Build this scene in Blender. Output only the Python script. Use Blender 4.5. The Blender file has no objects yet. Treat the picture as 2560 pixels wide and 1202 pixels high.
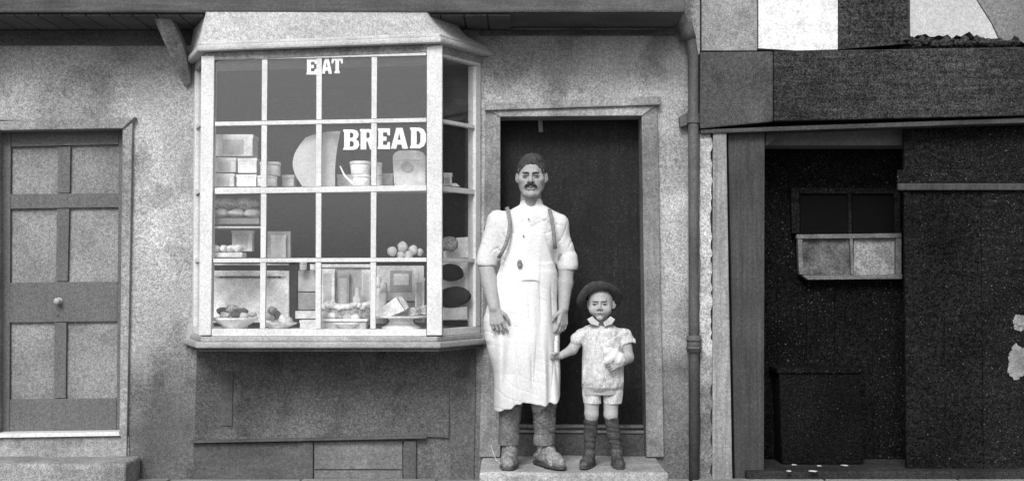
import bpy, bmesh, math, random
import numpy as np
from mathutils import Vector, Matrix

# ------------------------------------------------------------------ camera, sky, sun, exposure
SC = bpy.context.scene
COL = SC.collection
R = math.radians
CAM = Vector((0.0, -7.3, 1.22)); TILT = R(1.62); F = 3150.0
cd = bpy.data.cameras.new('camera'); cam = bpy.data.objects.new('camera', cd); COL.objects.link(cam)
cam.location = CAM; cam.rotation_euler = (R(90) + TILT, 0, 0)
cd.sensor_width = 36; cd.lens = 36 * F / 2560; cd.clip_end = 2000; cd.clip_start = 0.05
SC.camera = cam
SC.view_settings.view_transform = 'Standard'; SC.view_settings.look = 'None'
SC.view_settings.exposure = 0.55; SC.view_settings.gamma = 1
SUN_EL, SUN_AZ = R(40), R(-14)            # azimuth measured from straight in front of the wall
w = bpy.data.worlds.new('World'); SC.world = w; w.use_nodes = True
nt = w.node_tree; bg = nt.nodes['Background']
sky = nt.nodes.new('ShaderNodeTexSky'); sky.sky_type = 'NISHITA'; sky.sun_disc = False
sky.sun_elevation = SUN_EL; sky.sun_rotation = R(180) - SUN_AZ; sky.dust_density = 4; sky.air_density = 1
bw = nt.nodes.new('ShaderNodeRGBToBW')     # black and white photograph: colourless daylight
nt.links.new(sky.outputs[0], bw.inputs[0]); nt.links.new(bw.outputs[0], bg.inputs[0])
bg.inputs[1].default_value = 0.10
sl = bpy.data.lights.new('sun', 'SUN'); sun = bpy.data.objects.new('sun', sl); COL.objects.link(sun)
sl.energy = 1.75; sl.angle = R(22); sl.color = (1, 1, 1)
sd = Vector((math.sin(SUN_AZ) * math.cos(SUN_EL), -math.cos(SUN_AZ) * math.cos(SUN_EL), math.sin(SUN_EL)))
sun.rotation_euler = sd.to_track_quat('Z', 'Y').to_euler(); sun.location = (-2, -9, 9)
SC.cycles.max_bounces = 6; SC.cycles.transparent_max_bounces = 12

random.seed(7)
# ------------------------------------------------------------------ helpers
FW = Vector((0, math.cos(TILT), math.sin(TILT))); UP = Vector((0, -math.sin(TILT), math.cos(TILT)))
def P(px, py, Y):
    """point at depth Y seen at photo coordinate (px, py) - used as a surveying aid"""
    d = FW + Vector((1, 0, 0)) * ((px - 1280) / F) + UP * ((601 - py) / F)
    return CAM + d * ((Y - CAM.y) / d.y)
def XZ(px, py, Y):
    p = P(px, py, Y); return (p.x, p.z)

def grey(v): return (v, v, v, 1)
def mat(name, v, grain=0.12, gs=170, blotch=0.12, bs=3.0, bump=0.3, bscale=60, rough=0.85, fine=0.0, stain=None, streak=None, spec=0.3, patch=0.0, fleck=0.0):
    """grey surface with fine grain, large blotches, optional stain list and vertical/horizontal streaks"""
    m = bpy.data.materials.new(name); m.use_nodes = True; t = m.node_tree; N = t.nodes; L = t.links
    b = N['Principled BSDF']; b.inputs['Roughness'].default_value = rough
    b.inputs['Specular IOR Level'].default_value = spec
    geo = N.new('ShaderNodeNewGeometry'); pos = geo.outputs['Position']
    def noise(scale, detail=3, vec=pos, sc=None):
        if sc:
            mp = N.new('ShaderNodeMapping'); mp.inputs['Scale'].default_value = sc; L.new(vec, mp.inputs[0]); vec = mp.outputs[0]
        n = N.new('ShaderNodeTexNoise'); n.inputs['Scale'].default_value = scale; n.inputs['Detail'].default_value = detail
        L.new(vec, n.inputs['Vector']); return n.outputs['Fac']
    def math_(op, a, c, clamp=False):
        q = N.new('ShaderNodeMath'); q.operation = op; q.use_clamp = clamp
        for i, s in enumerate((a, c)):
            if isinstance(s, (int, float)): q.inputs[i].default_value = s
            else: L.new(s, q.inputs[i])
        return q.outputs[0]
    def rng(x, a, c, d, e, smooth=False):
        q = N.new('ShaderNodeMapRange'); q.interpolation_type = 'SMOOTHSTEP' if smooth else 'LINEAR'
        L.new(x, q.inputs[0])
        for i, s in enumerate((a, c, d, e)): q.inputs[i + 1].default_value = s
        return q.outputs[0]
    val = rng(noise(bs, 5), .3, .7, 1 - blotch, 1 + blotch)
    val = math_('MULTIPLY', val, rng(noise(gs, 2), .36, .64, 1 - grain * 1.25, 1 + grain * 1.25))
    val = math_('MULTIPLY', val, rng(noise(gs * .33, 2), .34, .66, 1 - grain * .6, 1 + grain * .6))
    if patch:
        val = math_('MULTIPLY', val, rng(noise(1.4, 9), .50, .60, 1, 1 - patch, True))
        val = math_('MULTIPLY', val, rng(noise(5.5, 7), .56, .63, 1, 1 - patch * .7, True))
    if streak:
        sx, sy, sz, amt = streak
        val = math_('MULTIPLY', val, rng(noise(1.0, 5, sc=(sx, sy, sz)), .32, .68, 1 - amt, 1 + amt))
    if stain:
        sep = N.new('ShaderNodeSeparateXYZ'); L.new(pos, sep.inputs[0])
        for kind, a, c, mul, wob in stain:
            # kind 'z': soot and splash dirt reaching from height a (none) down to c (full); 'zt' the same upwards
            zz = math_('ADD', sep.outputs[2], rng(noise(2.2, 6), .25, .75, -wob, wob))
            val = math_('MULTIPLY', val, rng(zz, c, a, mul, 1, True))
    val = math_('MULTIPLY', val, v)
    if fleck:      # small splashes of limewash and grit
        val = math_('ADD', val, rng(noise(95, 1), .70, .76, 0, fleck)); val = math_('ADD', val, rng(noise(150, 1), .66, .74, 0, fleck * .45))
    cmb = N.new('ShaderNodeCombineColor')
    for i in range(3): L.new(val, cmb.inputs[i])
    L.new(cmb.outputs[0], b.inputs['Base Color'])
    if bump:
        bp = N.new('ShaderNodeBump'); bp.inputs['Strength'].default_value = bump; bp.inputs['Distance'].default_value = 0.006
        h = math_('ADD', noise(bscale, 4), math_('MULTIPLY', noise(bscale * .15, 3), 1.6))
        if streak: h = math_('ADD', h, math_('MULTIPLY', noise(1.0, 4, sc=tuple(s * 2 for s in streak[:3])), 1.0))
        L.new(h, bp.inputs['Height']); L.new(bp.outputs[0], b.inputs['Normal'])
    return m

M = {}
M['plaster'] = mat('plaster', .375, .30, 145, .26, 1.6, .7, 40, .95, streak=(5, 5, 1.2, .10), patch=.3, stain=[('z', 1.0, .35, .36, .3)])
M['plaster_upper'] = mat('plaster_upper', .3, .16, 150, .2, 3, .5, 40, .95)
M['plaster_dark'] = mat('plaster_dark', .17, .25, 140, .28, 2.6, .6, 35, .95)
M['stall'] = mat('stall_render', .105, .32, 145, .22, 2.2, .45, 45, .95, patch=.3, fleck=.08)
M['hatch'] = mat('hatch_boards', .085, .22, 150, .25, 3, .3, 50, .9, streak=(3, 3, 30, .12))
M['hatch_pale'] = mat('hatch_pale_boards', .14, .22, 150, .25, 3, .3, 50, .9, streak=(3, 3, 30, .12))
M['soffit'] = mat('shade_timber', .085, .25, 150, .25, 3, .5, 40, .9, spec=.1)  # dark timber tone that carries the shade under the jetty
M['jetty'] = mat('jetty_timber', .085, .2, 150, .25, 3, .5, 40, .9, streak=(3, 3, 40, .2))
M['white'] = mat('white_paint', .62, .12, 160, .09, 6, .15, 60, .55)
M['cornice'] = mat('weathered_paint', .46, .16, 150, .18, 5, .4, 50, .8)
M['sill'] = mat('worn_sill_paint', .33, .18, 150, .2, 5, .4, 50, .8)
M['lead'] = mat('lead_sheet', .47, .22, 130, .16, 3, .3, 25, .7)
M['doorstile'] = mat('door_paint', .115, .28, 150, .1, 4, .2, 60, .7, streak=(40, 40, 3, .06))
M['doorpanel'] = mat('door_panel_paint', .235, patch=.22, grain=.28, gs=150, blotch=.12, bs=4, bump=.25, bscale=60, rough=.7) # 160, .1, 4, .25, 60, .7)
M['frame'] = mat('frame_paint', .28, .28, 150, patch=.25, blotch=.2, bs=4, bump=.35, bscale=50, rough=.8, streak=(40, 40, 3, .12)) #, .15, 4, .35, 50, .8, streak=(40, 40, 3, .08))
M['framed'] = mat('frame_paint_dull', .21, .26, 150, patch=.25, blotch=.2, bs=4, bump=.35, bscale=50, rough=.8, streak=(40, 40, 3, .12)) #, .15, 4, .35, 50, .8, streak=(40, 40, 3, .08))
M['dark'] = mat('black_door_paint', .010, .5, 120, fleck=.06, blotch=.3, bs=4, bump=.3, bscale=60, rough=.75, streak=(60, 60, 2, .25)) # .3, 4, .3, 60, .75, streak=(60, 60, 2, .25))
M['knob'] = mat('worn_brass', .4, .1, 100, .1, 5, 0, 50, .35)
M['stone'] = mat('step_stone', .38, patch=.25, grain=.25, gs=120, blotch=.3, bs=5, bump=.8, bscale=30, rough=.9) # .25, 120, .3, 5, .8, 30, .9)
M['stonedark'] = mat('left_step_stone', .24, .3, 120, .3, 5, .8, 30, .9)
M['pipe'] = mat('iron_pipe', .095, .2, 150, .25, 5, .3, 50, .6)
M['rough'] = mat('flaking_limewash', .42, .3, 120, .35, 9, 1.0, 25, .95, stain=[('z', .85, .45, .35, .15)])
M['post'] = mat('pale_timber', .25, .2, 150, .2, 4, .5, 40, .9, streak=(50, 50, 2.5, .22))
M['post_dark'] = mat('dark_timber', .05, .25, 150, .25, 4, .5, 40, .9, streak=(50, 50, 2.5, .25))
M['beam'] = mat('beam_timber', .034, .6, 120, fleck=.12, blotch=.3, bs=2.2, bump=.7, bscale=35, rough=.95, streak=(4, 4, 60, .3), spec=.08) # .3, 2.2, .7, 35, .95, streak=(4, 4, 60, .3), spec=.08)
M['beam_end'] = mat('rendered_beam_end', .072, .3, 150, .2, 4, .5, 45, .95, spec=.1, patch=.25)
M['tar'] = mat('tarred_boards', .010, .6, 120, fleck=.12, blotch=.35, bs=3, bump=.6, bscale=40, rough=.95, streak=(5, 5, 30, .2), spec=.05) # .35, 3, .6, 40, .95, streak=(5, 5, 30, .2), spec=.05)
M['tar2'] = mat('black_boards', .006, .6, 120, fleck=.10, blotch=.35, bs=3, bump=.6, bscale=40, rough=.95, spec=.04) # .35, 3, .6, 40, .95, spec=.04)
M['darkstone'] = mat('dark_stone', .03, .4, 120, .35, 4, .6, 30, .95, spec=.1)  # near-black stone tone
M['voidglass'] = mat('unlit_glass', .003, 0, 50, 0, 5, 0, 50, .6, spec=.05)
M['sash'] = mat('dull_sash_paint', .13, .3, 150, .3, 9, .4, 50, .9)
M['limewhite'] = mat('white_limewash', .70, .16, 120, .14, 14, .5, 30, .95)
M['endwall'] = mat('dull_end_plaster', .27, patch=.25, grain=.28, gs=150, blotch=.25, bs=3, bump=.6, bscale=35, rough=.95) # .28, 150, .25, 3, .6, 35, .95)
M['limegrey'] = mat('grey_limewash', .46, .15, 150, .12, 3, .5, 30, .95)
M['room'] = mat('room_wall', .16, .1, 50, .2, 2, .1, 30, .9)
M['whitened2'] = mat('patchy_whitened_glass', .08, .3, 120, .7, 14, .2, 50, .7)
M['whitened'] = mat('whitened_glass', .22, .3, 120, .35, 12, .2, 50, .7)
M['road'] = mat('road', .16, .2, 90, .3, 2, .8, 30, .95)
M['pave'] = mat('paving', .24, .2, 90, .3, 2, .8, 20, .95)
M['skin'] = mat('skin', .32, .10, 160, .04, 12, .05, 160, .55)
M['skinboy'] = mat('skin_boy', .35, .10, 160, .04, 12, .05, 160, .55)
M['skinshade'] = mat('lips', .15, .1, 160, .1, 12, .1, 80, .6)
M['hair'] = mat('hair', .05, .4, 180, .2, 20, .8, 120, .7)
M['tash'] = mat('moustache_hair', .035, .4, 180, .2, 20, .8, 120, .7)
M['eye'] = mat('eye', .05, 0, 50, 0, 5, 0, 50, .3)  # whole eyeball dark: shadow under the brow put into its colour
M['shirt'] = mat('shirt_cotton', .63, .08, 160, .03, 14, .10, 160, .9)
M['apron'] = mat('apron_cotton', .68, .07, 160, .03, 10, .10, 160, .9, stain=[('z', .95, .45, .82, .2)])
M['brace'] = mat('braces_webbing', .2, .2, 160, .1, 12, .3, 90, .8)
M['trouser'] = mat('trouser_wool', .13, .3, 150, .35, 12, .5, 60, .95)
M['boot'] = mat('floury_boot_leather', .19, .35, 120, .4, 14, .5, 60, .7)
M['bootd'] = mat('dark_boot_leather', .06, .35, 120, .4, 14, .5, 60, .6)
M['sock'] = mat('stocking_wool', .055, .3, 150, .25, 14, .5, 90, .95)
M['romper'] = mat('romper_cotton', .50, .18, 150, .14, 30, .25, 100, .9)
M['hat'] = mat('hat_felt', .04, .25, 150, .2, 12, .4, 70, .95)
M['btn'] = mat('dark_button', .06, .1, 100, .1, 5, 0, 50, .5)
for nm, v in (('card', .78), ('card2', .66), ('card3', .48), ('card4', .34), ('paper', .88), ('tin', .58), ('crust', .10), ('bun', .48), ('icing', .8), ('china', .85), ('dim', .2), ('inkdark', .03)):
    M[nm] = mat('shop_' + nm, v, .13, 160, .2, 18, .35, 60, .75)
M['cakeside'] = mat('cake_side', .36, .3, 120, .5, 30, 1.0, 50, .9)
# thin window glass: lets the display through, mirrors a little of the street and sky
g = bpy.data.materials.new('window_glass'); g.use_nodes = True; t = g.node_tree; t.nodes.clear()
out = t.nodes.new('ShaderNodeOutputMaterial'); mx = t.nodes.new('ShaderNodeMixShader'); tr = t.nodes.new('ShaderNodeBsdfTransparent'); gl = t.nodes.new('ShaderNodeBsdfGlossy')
lw = t.nodes.new('ShaderNodeLayerWeight'); lw.inputs[0].default_value = .5; p5 = t.nodes.new('ShaderNodeMath'); p5.operation = 'POWER'; p5.inputs[1].default_value = 5
fr = t.nodes.new('ShaderNodeMapRange'); fr.inputs[3].default_value = .042; fr.inputs[4].default_value = 1
t.links.new(lw.outputs['Facing'], p5.inputs[0]); t.links.new(p5.outputs[0], fr.inputs[0]); gl.inputs['Roughness'].default_value = .03
tr.inputs[0].default_value = (.98, .98, .98, 1)
t.links.new(fr.outputs[0], mx.inputs[0]); t.links.new(tr.outputs[0], mx.inputs[1]); t.links.new(gl.outputs[0], mx.inputs[2]); df = t.nodes.new('ShaderNodeBsdfDiffuse'); df.inputs[0].default_value = grey(.7); m2 = t.nodes.new('ShaderNodeMixShader'); m2.inputs[0].default_value = .022   # pale diffuse veil added in place of the panes' flat reflection
t.links.new(mx.outputs[0], m2.inputs[1]); t.links.new(df.outputs[0], m2.inputs[2]); t.links.new(m2.outputs[0], out.inputs[0])
M['glass'] = g

def tag(o, label=None, cat=None, group=None, kind=None):
    if label: o['label'] = label
    if cat: o['category'] = cat
    if group: o['group'] = group
    if kind: o['kind'] = kind
    return o
def thing(name, label, cat, loc=(0, 0, 0), group=None):
    o = bpy.data.objects.new(name, None); o.location = loc; o.empty_display_size = .1; COL.objects.link(o)
    return tag(o, label, cat, group)
def world_loc(o):
    v = Vector((0, 0, 0))
    while o: v += o.location; o = o.parent
    return v
def link(name, me, m, parent=None, origin=None, smooth=False):
    """mesh is given in world coordinates; origin is moved to its parent (or to its own base)"""
    o = bpy.data.objects.new(name, me)
    if m: me.materials.append(m)
    if smooth:
        for p in me.polygons: p.use_smooth = True
    COL.objects.link(o)
    if parent: o.parent = parent; me.transform(Matrix.Translation(-world_loc(parent)))
    elif len(me.vertices):
        lo = Vector((min(v.co.x for v in me.vertices), min(v.co.y for v in me.vertices), min(v.co.z for v in me.vertices)))
        hi = Vector((max(v.co.x for v in me.vertices), max(v.co.y for v in me.vertices), 0))
        base = Vector(((lo.x + hi.x) / 2, (lo.y + hi.y) / 2, lo.z)); o.location = base; me.transform(Matrix.Translation(-base))
    return o
class MB:
    def __init__(s): s.bm = bmesh.new()
    def poly(s, pts, Yf, Yb, bev=0.0):
        """pts: list of (x,z) world; solid between depths Yf and Yb. Yf may be a list per vertex"""
        n = len(pts); yf = Yf if isinstance(Yf, (list, tuple)) else [Yf] * n; yb = Yb if isinstance(Yb, (list, tuple)) else [Yb] * n
        A = [s.bm.verts.new((p[0], yf[i], p[1])) for i, p in enumerate(pts)]
        B = [s.bm.verts.new((p[0], yb[i], p[1])) for i, p in enumerate(pts)]
        fs = [s.bm.faces.new(A), s.bm.faces.new(B[::-1])]
        for i in range(n): fs.append(s.bm.faces.new((A[i], B[i], B[(i + 1) % n], A[(i + 1) % n])))
        bmesh.ops.recalc_face_normals(s.bm, faces=fs)
        if bev:
            es = {e for f in fs for e in f.edges}
            bmesh.ops.bevel(s.bm, geom=list(es), offset=bev, segments=2, profile=.6, affect='EDGES')
        return s
    def px(s, pts, Yf, Yb, bev=0.0): return s.poly([XZ(a, b, Yf) for a, b in pts], Yf, Yb, bev)
    def rect(s, x0, y0, x1, y1, Yf, Yb, bev=0.0): return s.px([(x0, y0), (x1, y0), (x1, y1), (x0, y1)], Yf, Yb, bev)
    def box(s, x0, x1, y0, y1, z0, z1, bev=0.0): return s.poly([(x0, z0), (x1, z0), (x1, z1), (x0, z1)], y0, y1, bev)
    def plan(s, pts, z0, z1, bev=0.0):
        """pts: plan outline (x,y), vertical solid; z0/z1 may be lists"""
        n = len(pts); a = z0 if isinstance(z0, (list, tuple)) else [z0] * n; b = z1 if isinstance(z1, (list, tuple)) else [z1] * n
        A = [s.bm.verts.new((p[0], p[1], a[i])) for i, p in enumerate(pts)]; B = [s.bm.verts.new((p[0], p[1], b[i])) for i, p in enumerate(pts)]
        fs = [s.bm.faces.new(A), s.bm.faces.new(B[::-1])]
        for i in range(n): fs.append(s.bm.faces.new((A[i], B[i], B[(i + 1) % n], A[(i + 1) % n])))
        bmesh.ops.recalc_face_normals(s.bm, faces=fs)
        if bev: bmesh.ops.bevel(s.bm, geom=list({e for f in fs for e in f.edges}), offset=bev, segments=2, profile=.6, affect='EDGES')
        return s
    def tube(s, pts, rad, n=12, cap=True):
        rs = rad if isinstance(rad, (list, tuple)) else [rad] * len(pts); rings = []
        for i, p in enumerate(pts):
            p = Vector(p); a = Vector(pts[max(i - 1, 0)]); b = Vector(pts[min(i + 1, len(pts) - 1)]); d = (b - a).normalized()
            u = d.cross(Vector((0, 1, 0.01))); u = (u if u.length > .1 else d.cross(Vector((1, 0, 0)))).normalized(); v = d.cross(u)
            rings.append([s.bm.verts.new(p + (u * math.cos(q) + v * math.sin(q)) * rs[i]) for q in [2 * math.pi * k / n for k in range(n)]])
        fs = []
        for a, b in zip(rings, rings[1:]):
            for k in range(n): fs.append(s.bm.faces.new((a[k], a[(k + 1) % n], b[(k + 1) % n], b[k])))
        if cap: fs += [s.bm.faces.new(rings[0][::-1]), s.bm.faces.new(rings[-1])]
        bmesh.ops.recalc_face_normals(s.bm, faces=fs); return s
    def lathe(s, c, prof, n=24, sx=1, sy=1):
        rings = [[s.bm.verts.new((c[0] + r * sx * math.cos(2 * math.pi * k / n), c[1] + r * sy * math.sin(2 * math.pi * k / n), c[2] + z)) for k in range(n)] for r, z in prof]
        fs = []
        for a, b in zip(rings, rings[1:]):
            for k in range(n): fs.append(s.bm.faces.new((a[k], a[(k + 1) % n], b[(k + 1) % n], b[k])))
        fs += [s.bm.faces.new(rings[0][::-1]), s.bm.faces.new(rings[-1])]
        bmesh.ops.recalc_face_normals(s.bm, faces=fs); return s
    def blob(s, c, r, seed=0, amp=.1, rot=0, sub=3):
        q = bmesh.ops.create_icosphere(s.bm, subdivisions=sub, radius=1); rr = random.Random(seed); ph = [rr.uniform(0, 6) for _ in range(6)]
        for v in q['verts']:
            p = v.co; k = 1 + amp * (math.sin(3 * p.x + ph[0]) * math.sin(3.3 * p.y + ph[1]) + .6 * math.sin(5 * p.z + ph[2] + 2 * p.x) + .4 * math.sin(9 * p.x + ph[3]) * math.sin(8 * p.y + ph[4]))
            e = Vector((p.x * r[0] * k, p.y * r[1] * k, p.z * r[2] * k)); e.rotate(Matrix.Rotation(rot, 3, 'Y')); v.co = e + Vector(c)
        return s
    def build(s, name, m, parent=None, smooth=False):
        me = bpy.data.meshes.new(name); s.bm.to_mesh(me); s.bm.free(); return link(name, me, m, parent, smooth=smooth)
def auto_smooth(o, ang=35):
    for p in o.data.polygons: p.use_smooth = True
    try: o.data.set_sharp_from_angle(angle=R(ang))
    except Exception: pass
    return o
def copy_tree(o, parent=None):
    c = o.copy(); COL.objects.link(c); c.parent = parent
    for ch in list(o.children): copy_tree(ch, c)
    return c

def rough_block(name, x0, x1, y0, y1, z0, z1, m, seed, amp=.008, r=.03, seg=5):
    bm = bmesh.new(); bmesh.ops.create_cube(bm, size=1)
    for v in bm.verts: v.co = Vector(((x0 + x1) / 2 + v.co.x * (x1 - x0), (y0 + y1) / 2 + v.co.y * (y1 - y0), (z0 + z1) / 2 + v.co.z * (z1 - z0)))
    bmesh.ops.bevel(bm, geom=bm.edges[:], offset=r, segments=3, profile=.6, affect='EDGES')
    bmesh.ops.subdivide_edges(bm, edges=[e for e in bm.edges if e.calc_length() > .08], cuts=seg, use_grid_fill=True)
    rr = random.Random(seed); ph = [rr.uniform(0, 6) for _ in range(6)]
    for v in bm.verts:
        c = v.co; d = amp * (math.sin(9 * c.x + ph[0] + 5 * c.y) * math.cos(17 * c.z + ph[1]) + .5 * math.sin(31 * c.x + ph[2]) * math.sin(23 * c.y + ph[3]))
        c.z += d * .6; c.y += d
    bmesh.ops.recalc_face_normals(bm, faces=bm.faces[:]); me = bpy.data.meshes.new(name); bm.to_mesh(me); bm.free()
    return auto_smooth(link(name, me, m), 50)
# ------------------------------------------------------------------ ground
MB().poly([(-300, -.3), (300, -.3), (300, 0), (-300, 0)], -400, 300).build('road', M['road'])['kind'] = 'structure'
pv = MB()
rr = random.Random(3)
x = -9.0
while x < 9:
    wd = rr.uniform(.55, .85); pv.box(x + .006, x + wd - .006, -1.55, -.02, .004, .055 + rr.uniform(0, .006), .008); x += wd
pv.build('pavement', M['pave'])['kind'] = 'structure'

# ------------------------------------------------------------------ plastered shop house
house = thing('plastered_house', 'pale plastered old shop house with a bay window, panelled door and open dark doorway', 'house', (-1.2, 0, 0))
def X0(px, Y=0.0): return P(px, 690, Y).x
def Z0(py, Y=0.0): return P(1280, py, Y).z
xR = X0(1752)
holes = [(X0(-60), X0(322), -.1, Z0(300)), (X0(488), X0(1196), Z0(838), Z0(118)), (X0(1228), X0(1632), -.1, Z0(262))]
xs = sorted({-8.0, xR} | {h[0] for h in holes} | {h[1] for h in holes}); zs = sorted({0, 4.6} | {max(0, h[2]) for h in holes} | {h[3] for h in holes})
def refine(a, st):
    o = []
    for p, q in zip(a, a[1:]):
        n = max(1, int((q - p) / st)); o += [p + (q - p) * i / n for i in range(n)]
    return o + [a[-1]]
xs2, zs2 = refine(xs, .09), refine(zs, .09)
def wall_sheet(xs2, zs2, holes, Yf, thick, amp, seed, skew=None):
    bm = bmesh.new(); V = {}; r_ = random.Random(seed); ph = [r_.uniform(0, 6) for _ in range(8)]
    def v(i, k):
        if (i, k) not in V:
            X, Z = xs2[i], zs2[k]
            d = amp * (math.sin(2.1 * X + ph[0]) * math.sin(1.7 * Z + ph[1]) + .5 * math.sin(5 * X + ph[2]) * math.sin(4.3 * Z + ph[3]) + .3 * math.sin(11 * X + ph[4] + Z) * math.sin(9 * Z + ph[5]))
            V[(i, k)] = bm.verts.new((X, Yf + d, Z))
        return V[(i, k)]
    for i in range(len(xs2) - 1):
        for k in range(len(zs2) - 1):
            cx, cz = (xs2[i] + xs2[i + 1]) / 2, (zs2[k] + zs2[k + 1]) / 2
            if any(h[0] < cx < h[1] and h[2] < cz < h[3] for h in holes): continue
            bm.faces.new((v(i, k), v(i + 1, k), v(i + 1, k + 1), v(i, k + 1)))
    ext = bmesh.ops.extrude_face_region(bm, geom=bm.faces[:])
    for q in [e for e in ext['geom'] if isinstance(e, bmesh.types.BMVert)]: q.co.y = Yf + thick
    bmesh.ops.recalc_face_normals(bm, faces=bm.faces[:])
    me = bpy.data.meshes.new('wall'); bm.to_mesh(me); bm.free(); return me
o = link('wall', wall_sheet(xs2, zs2, holes, 0, .26, .006, 1), M['plaster'], house); auto_smooth(o, 40)

# jettied upper floor
zj = P(1280, 33, -.42).z
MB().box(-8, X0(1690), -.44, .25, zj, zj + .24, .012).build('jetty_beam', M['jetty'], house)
MB().box(-8, X0(1690), -.40, .24, zj + .243, 5.6).build('upper_wall', M['plaster_upper'], house)
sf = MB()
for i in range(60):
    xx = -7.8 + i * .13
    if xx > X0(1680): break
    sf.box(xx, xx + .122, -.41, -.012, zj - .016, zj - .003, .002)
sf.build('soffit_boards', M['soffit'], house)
MB().box(-8.2, X0(1700), -.9, 3, 5.6, 5.75).build('roof', M['jetty'], house)

MB().box(-8, X0(489), -.035, -.008, P(0, 112, -.035).z, zj - .018, .006).build('shade_board', M['soffit'], house)  # both boards are added dark strips for the jetty's shade on the wall
MB().box(X0(1200), X0(1690), -.035, -.008, P(0, 88, -.035).z, zj - .018, .006).build('shade_board', M['soffit'], house)
# curved jetty bracket left of the bay
br = MB(); outer = [(400, 36), (412, 75), (424, 120), (434, 165), (446, 208)]; inner = [(462, 200), (464, 150), (458, 100), (446, 60), (436, 36)]
# side-on curved timber knee, slightly turned: pale face
pts = [XZ(a, b, -.16) for a, b in outer + inner]
ys = [-.38, -.34, -.26, -.15, -.035, -.035, -.12, -.22, -.32, -.38]
br.poly(pts, ys, [min(-.003, y + .11) for y in ys], .006)
br.build('bracket', M['frame'], house)

# left panelled door
dr = MB(); YD = .07
stile = lambda *a: dr.rect(*a[:4], YD, YD + .045, .003)
D = MB()
D.px([(-12, 318), (306, 312), (300, 1082), (-12, 1086)], YD + .012, YD + .05)
door = D.build('panelled_door', M['doorpanel'], house); door['label'] = 'six-panel painted door with pale panels'
s_ = MB()
def seg(pts): s_.px(pts, YD - .010, YD + .0115, .003)
seg([(-12, 322), (27, 322), (23, 1084), (-12, 1084)]); seg([(300 - 3, 318), (307, 318), (301, 1082), (291, 1082)])
seg([(28, 322), (296.5, 318), (296, 361), (28, 367)]); seg([(26, 485), (296, 483), (295.5, 518), (26, 522)])
seg([(25, 706), (294, 703), (293, 803), (24, 806)]); seg([(24, 998), (291, 995), (290.5, 1082), (23.5, 1084)])
seg([(145, 367.5), (176, 367), (174, 482.5), (143, 483)]); seg([(142, 522.5), (173, 522), (169, 702.5), (139, 703)]); seg([(136, 806.5), (166, 806), (164, 994.5), (135, 995)])
s_.build('door_rails', M['doorstile'], door)
kb = P(148, 752, YD - .01)
MB().lathe((0, 0, 0), [(.004, 0), (.021, .001), (.021, .005), (.007, .010), (.007, .024), (.016, .030), (.019, .039), (.015, .048), (.003, .051)], 20).build('door_knob', M['knob'], door, True)
k = bpy.data.objects['door_knob']; k.data.transform(Matrix.Translation(world_loc(door)))
k.data.transform(Matrix.Translation(kb - world_loc(door)) @ Matrix.Rotation(R(90), 4, 'X'))
MB().rect(140, 775, 147, 790, YD - .014, YD - .009, .001).build('keyhole_plate', M['doorstile'], door)
fr_ = MB()
fr_.px([(306, 322), (331, 300), (316, 1142), (298, 1082)], -.03, YD + .04, .006)
fr_.px([(-40, 322), (-40, 304), (337, 292), (331, 299), (306, 321), (-12, 326)], -.045, YD + .05, .006)
fr_.px([(-40, 326), (-12, 326), (-12, 1140), (-40, 1140)], -.03, YD + .04, .006)
fr_.build('door_frame', M['frame'], house)
MB().px([(-12, 1083), (297, 1079), (300, 1089), (-12, 1094)], -.035, YD + .03, .004).build('threshold', M['white'], house)
MB().px([(-12, 1095), (322, 1091), (322, 1146), (-12, 1148)], -.012, .25, .004).build('riser_board', M['frame'], house)
st = rough_block('stone_step', P(-60, 1150, -.3).x, P(314, 1150, -.3).x, -.30, -.013, -.01, P(100, 1158, -.30).z, M['stonedark'], 9, .004, .02, 6)
tag(st, 'worn stone step below the pale panelled door', 'step')

# ---- bay window
YB = -.38
def F_(px, py): return P(px, py, YB)
cL, cR = P(516, 690, YB).x, P(1087, 690, YB).x; wL, wR = X0(487), X0(1199)
zT, zB = P(800, 146, YB).z, P(800, 838, YB).z
nR = Vector((-(0 - YB), (wR - cR))).normalized()      # helper directions in plan
def facet(side, t, off):
    a = Vector((cR, YB)) if side > 0 else Vector((cL, YB)); b = Vector((wR, 0)) if side > 0 else Vector((wL, 0))
    d = (b - a).normalized(); n = Vector((d.y, -d.x)) if side > 0 else Vector((-d.y, d.x))
    return a + (b - a) * t + n * off
def fbar(mb, side, t0, t1, z0, z1, o0, o1, bev=.003):
    """bar on an angled side: t along it, o0 outer offset, o1 inner offset (negative)"""
    pts = [facet(side, t0, o0), facet(side, t1, o0), facet(side, t1, o1), facet(side, t0, o1)]
    return mb.plan([(p.x, p.y) for p in pts], z0, z1, bev)
b = MB()
def fr2(x0, y0l, y1l, x1, y0r, y1r, Yf=YB - .012, Yb=YB + .03, bev=.003): b.px([(x0, y0l), (x1, y0r), (x1, y1r), (x0, y1l)], Yf, Yb, bev)
# corner posts
b.px([(503, 140), (536, 140), (527, 838), (497, 838)], YB - .018, YB + .05, .005)
b.px([(1067, 118), (1106, 112), (1105, 838), (1067, 838)], YB - .018, YB + .05, .006)
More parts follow.
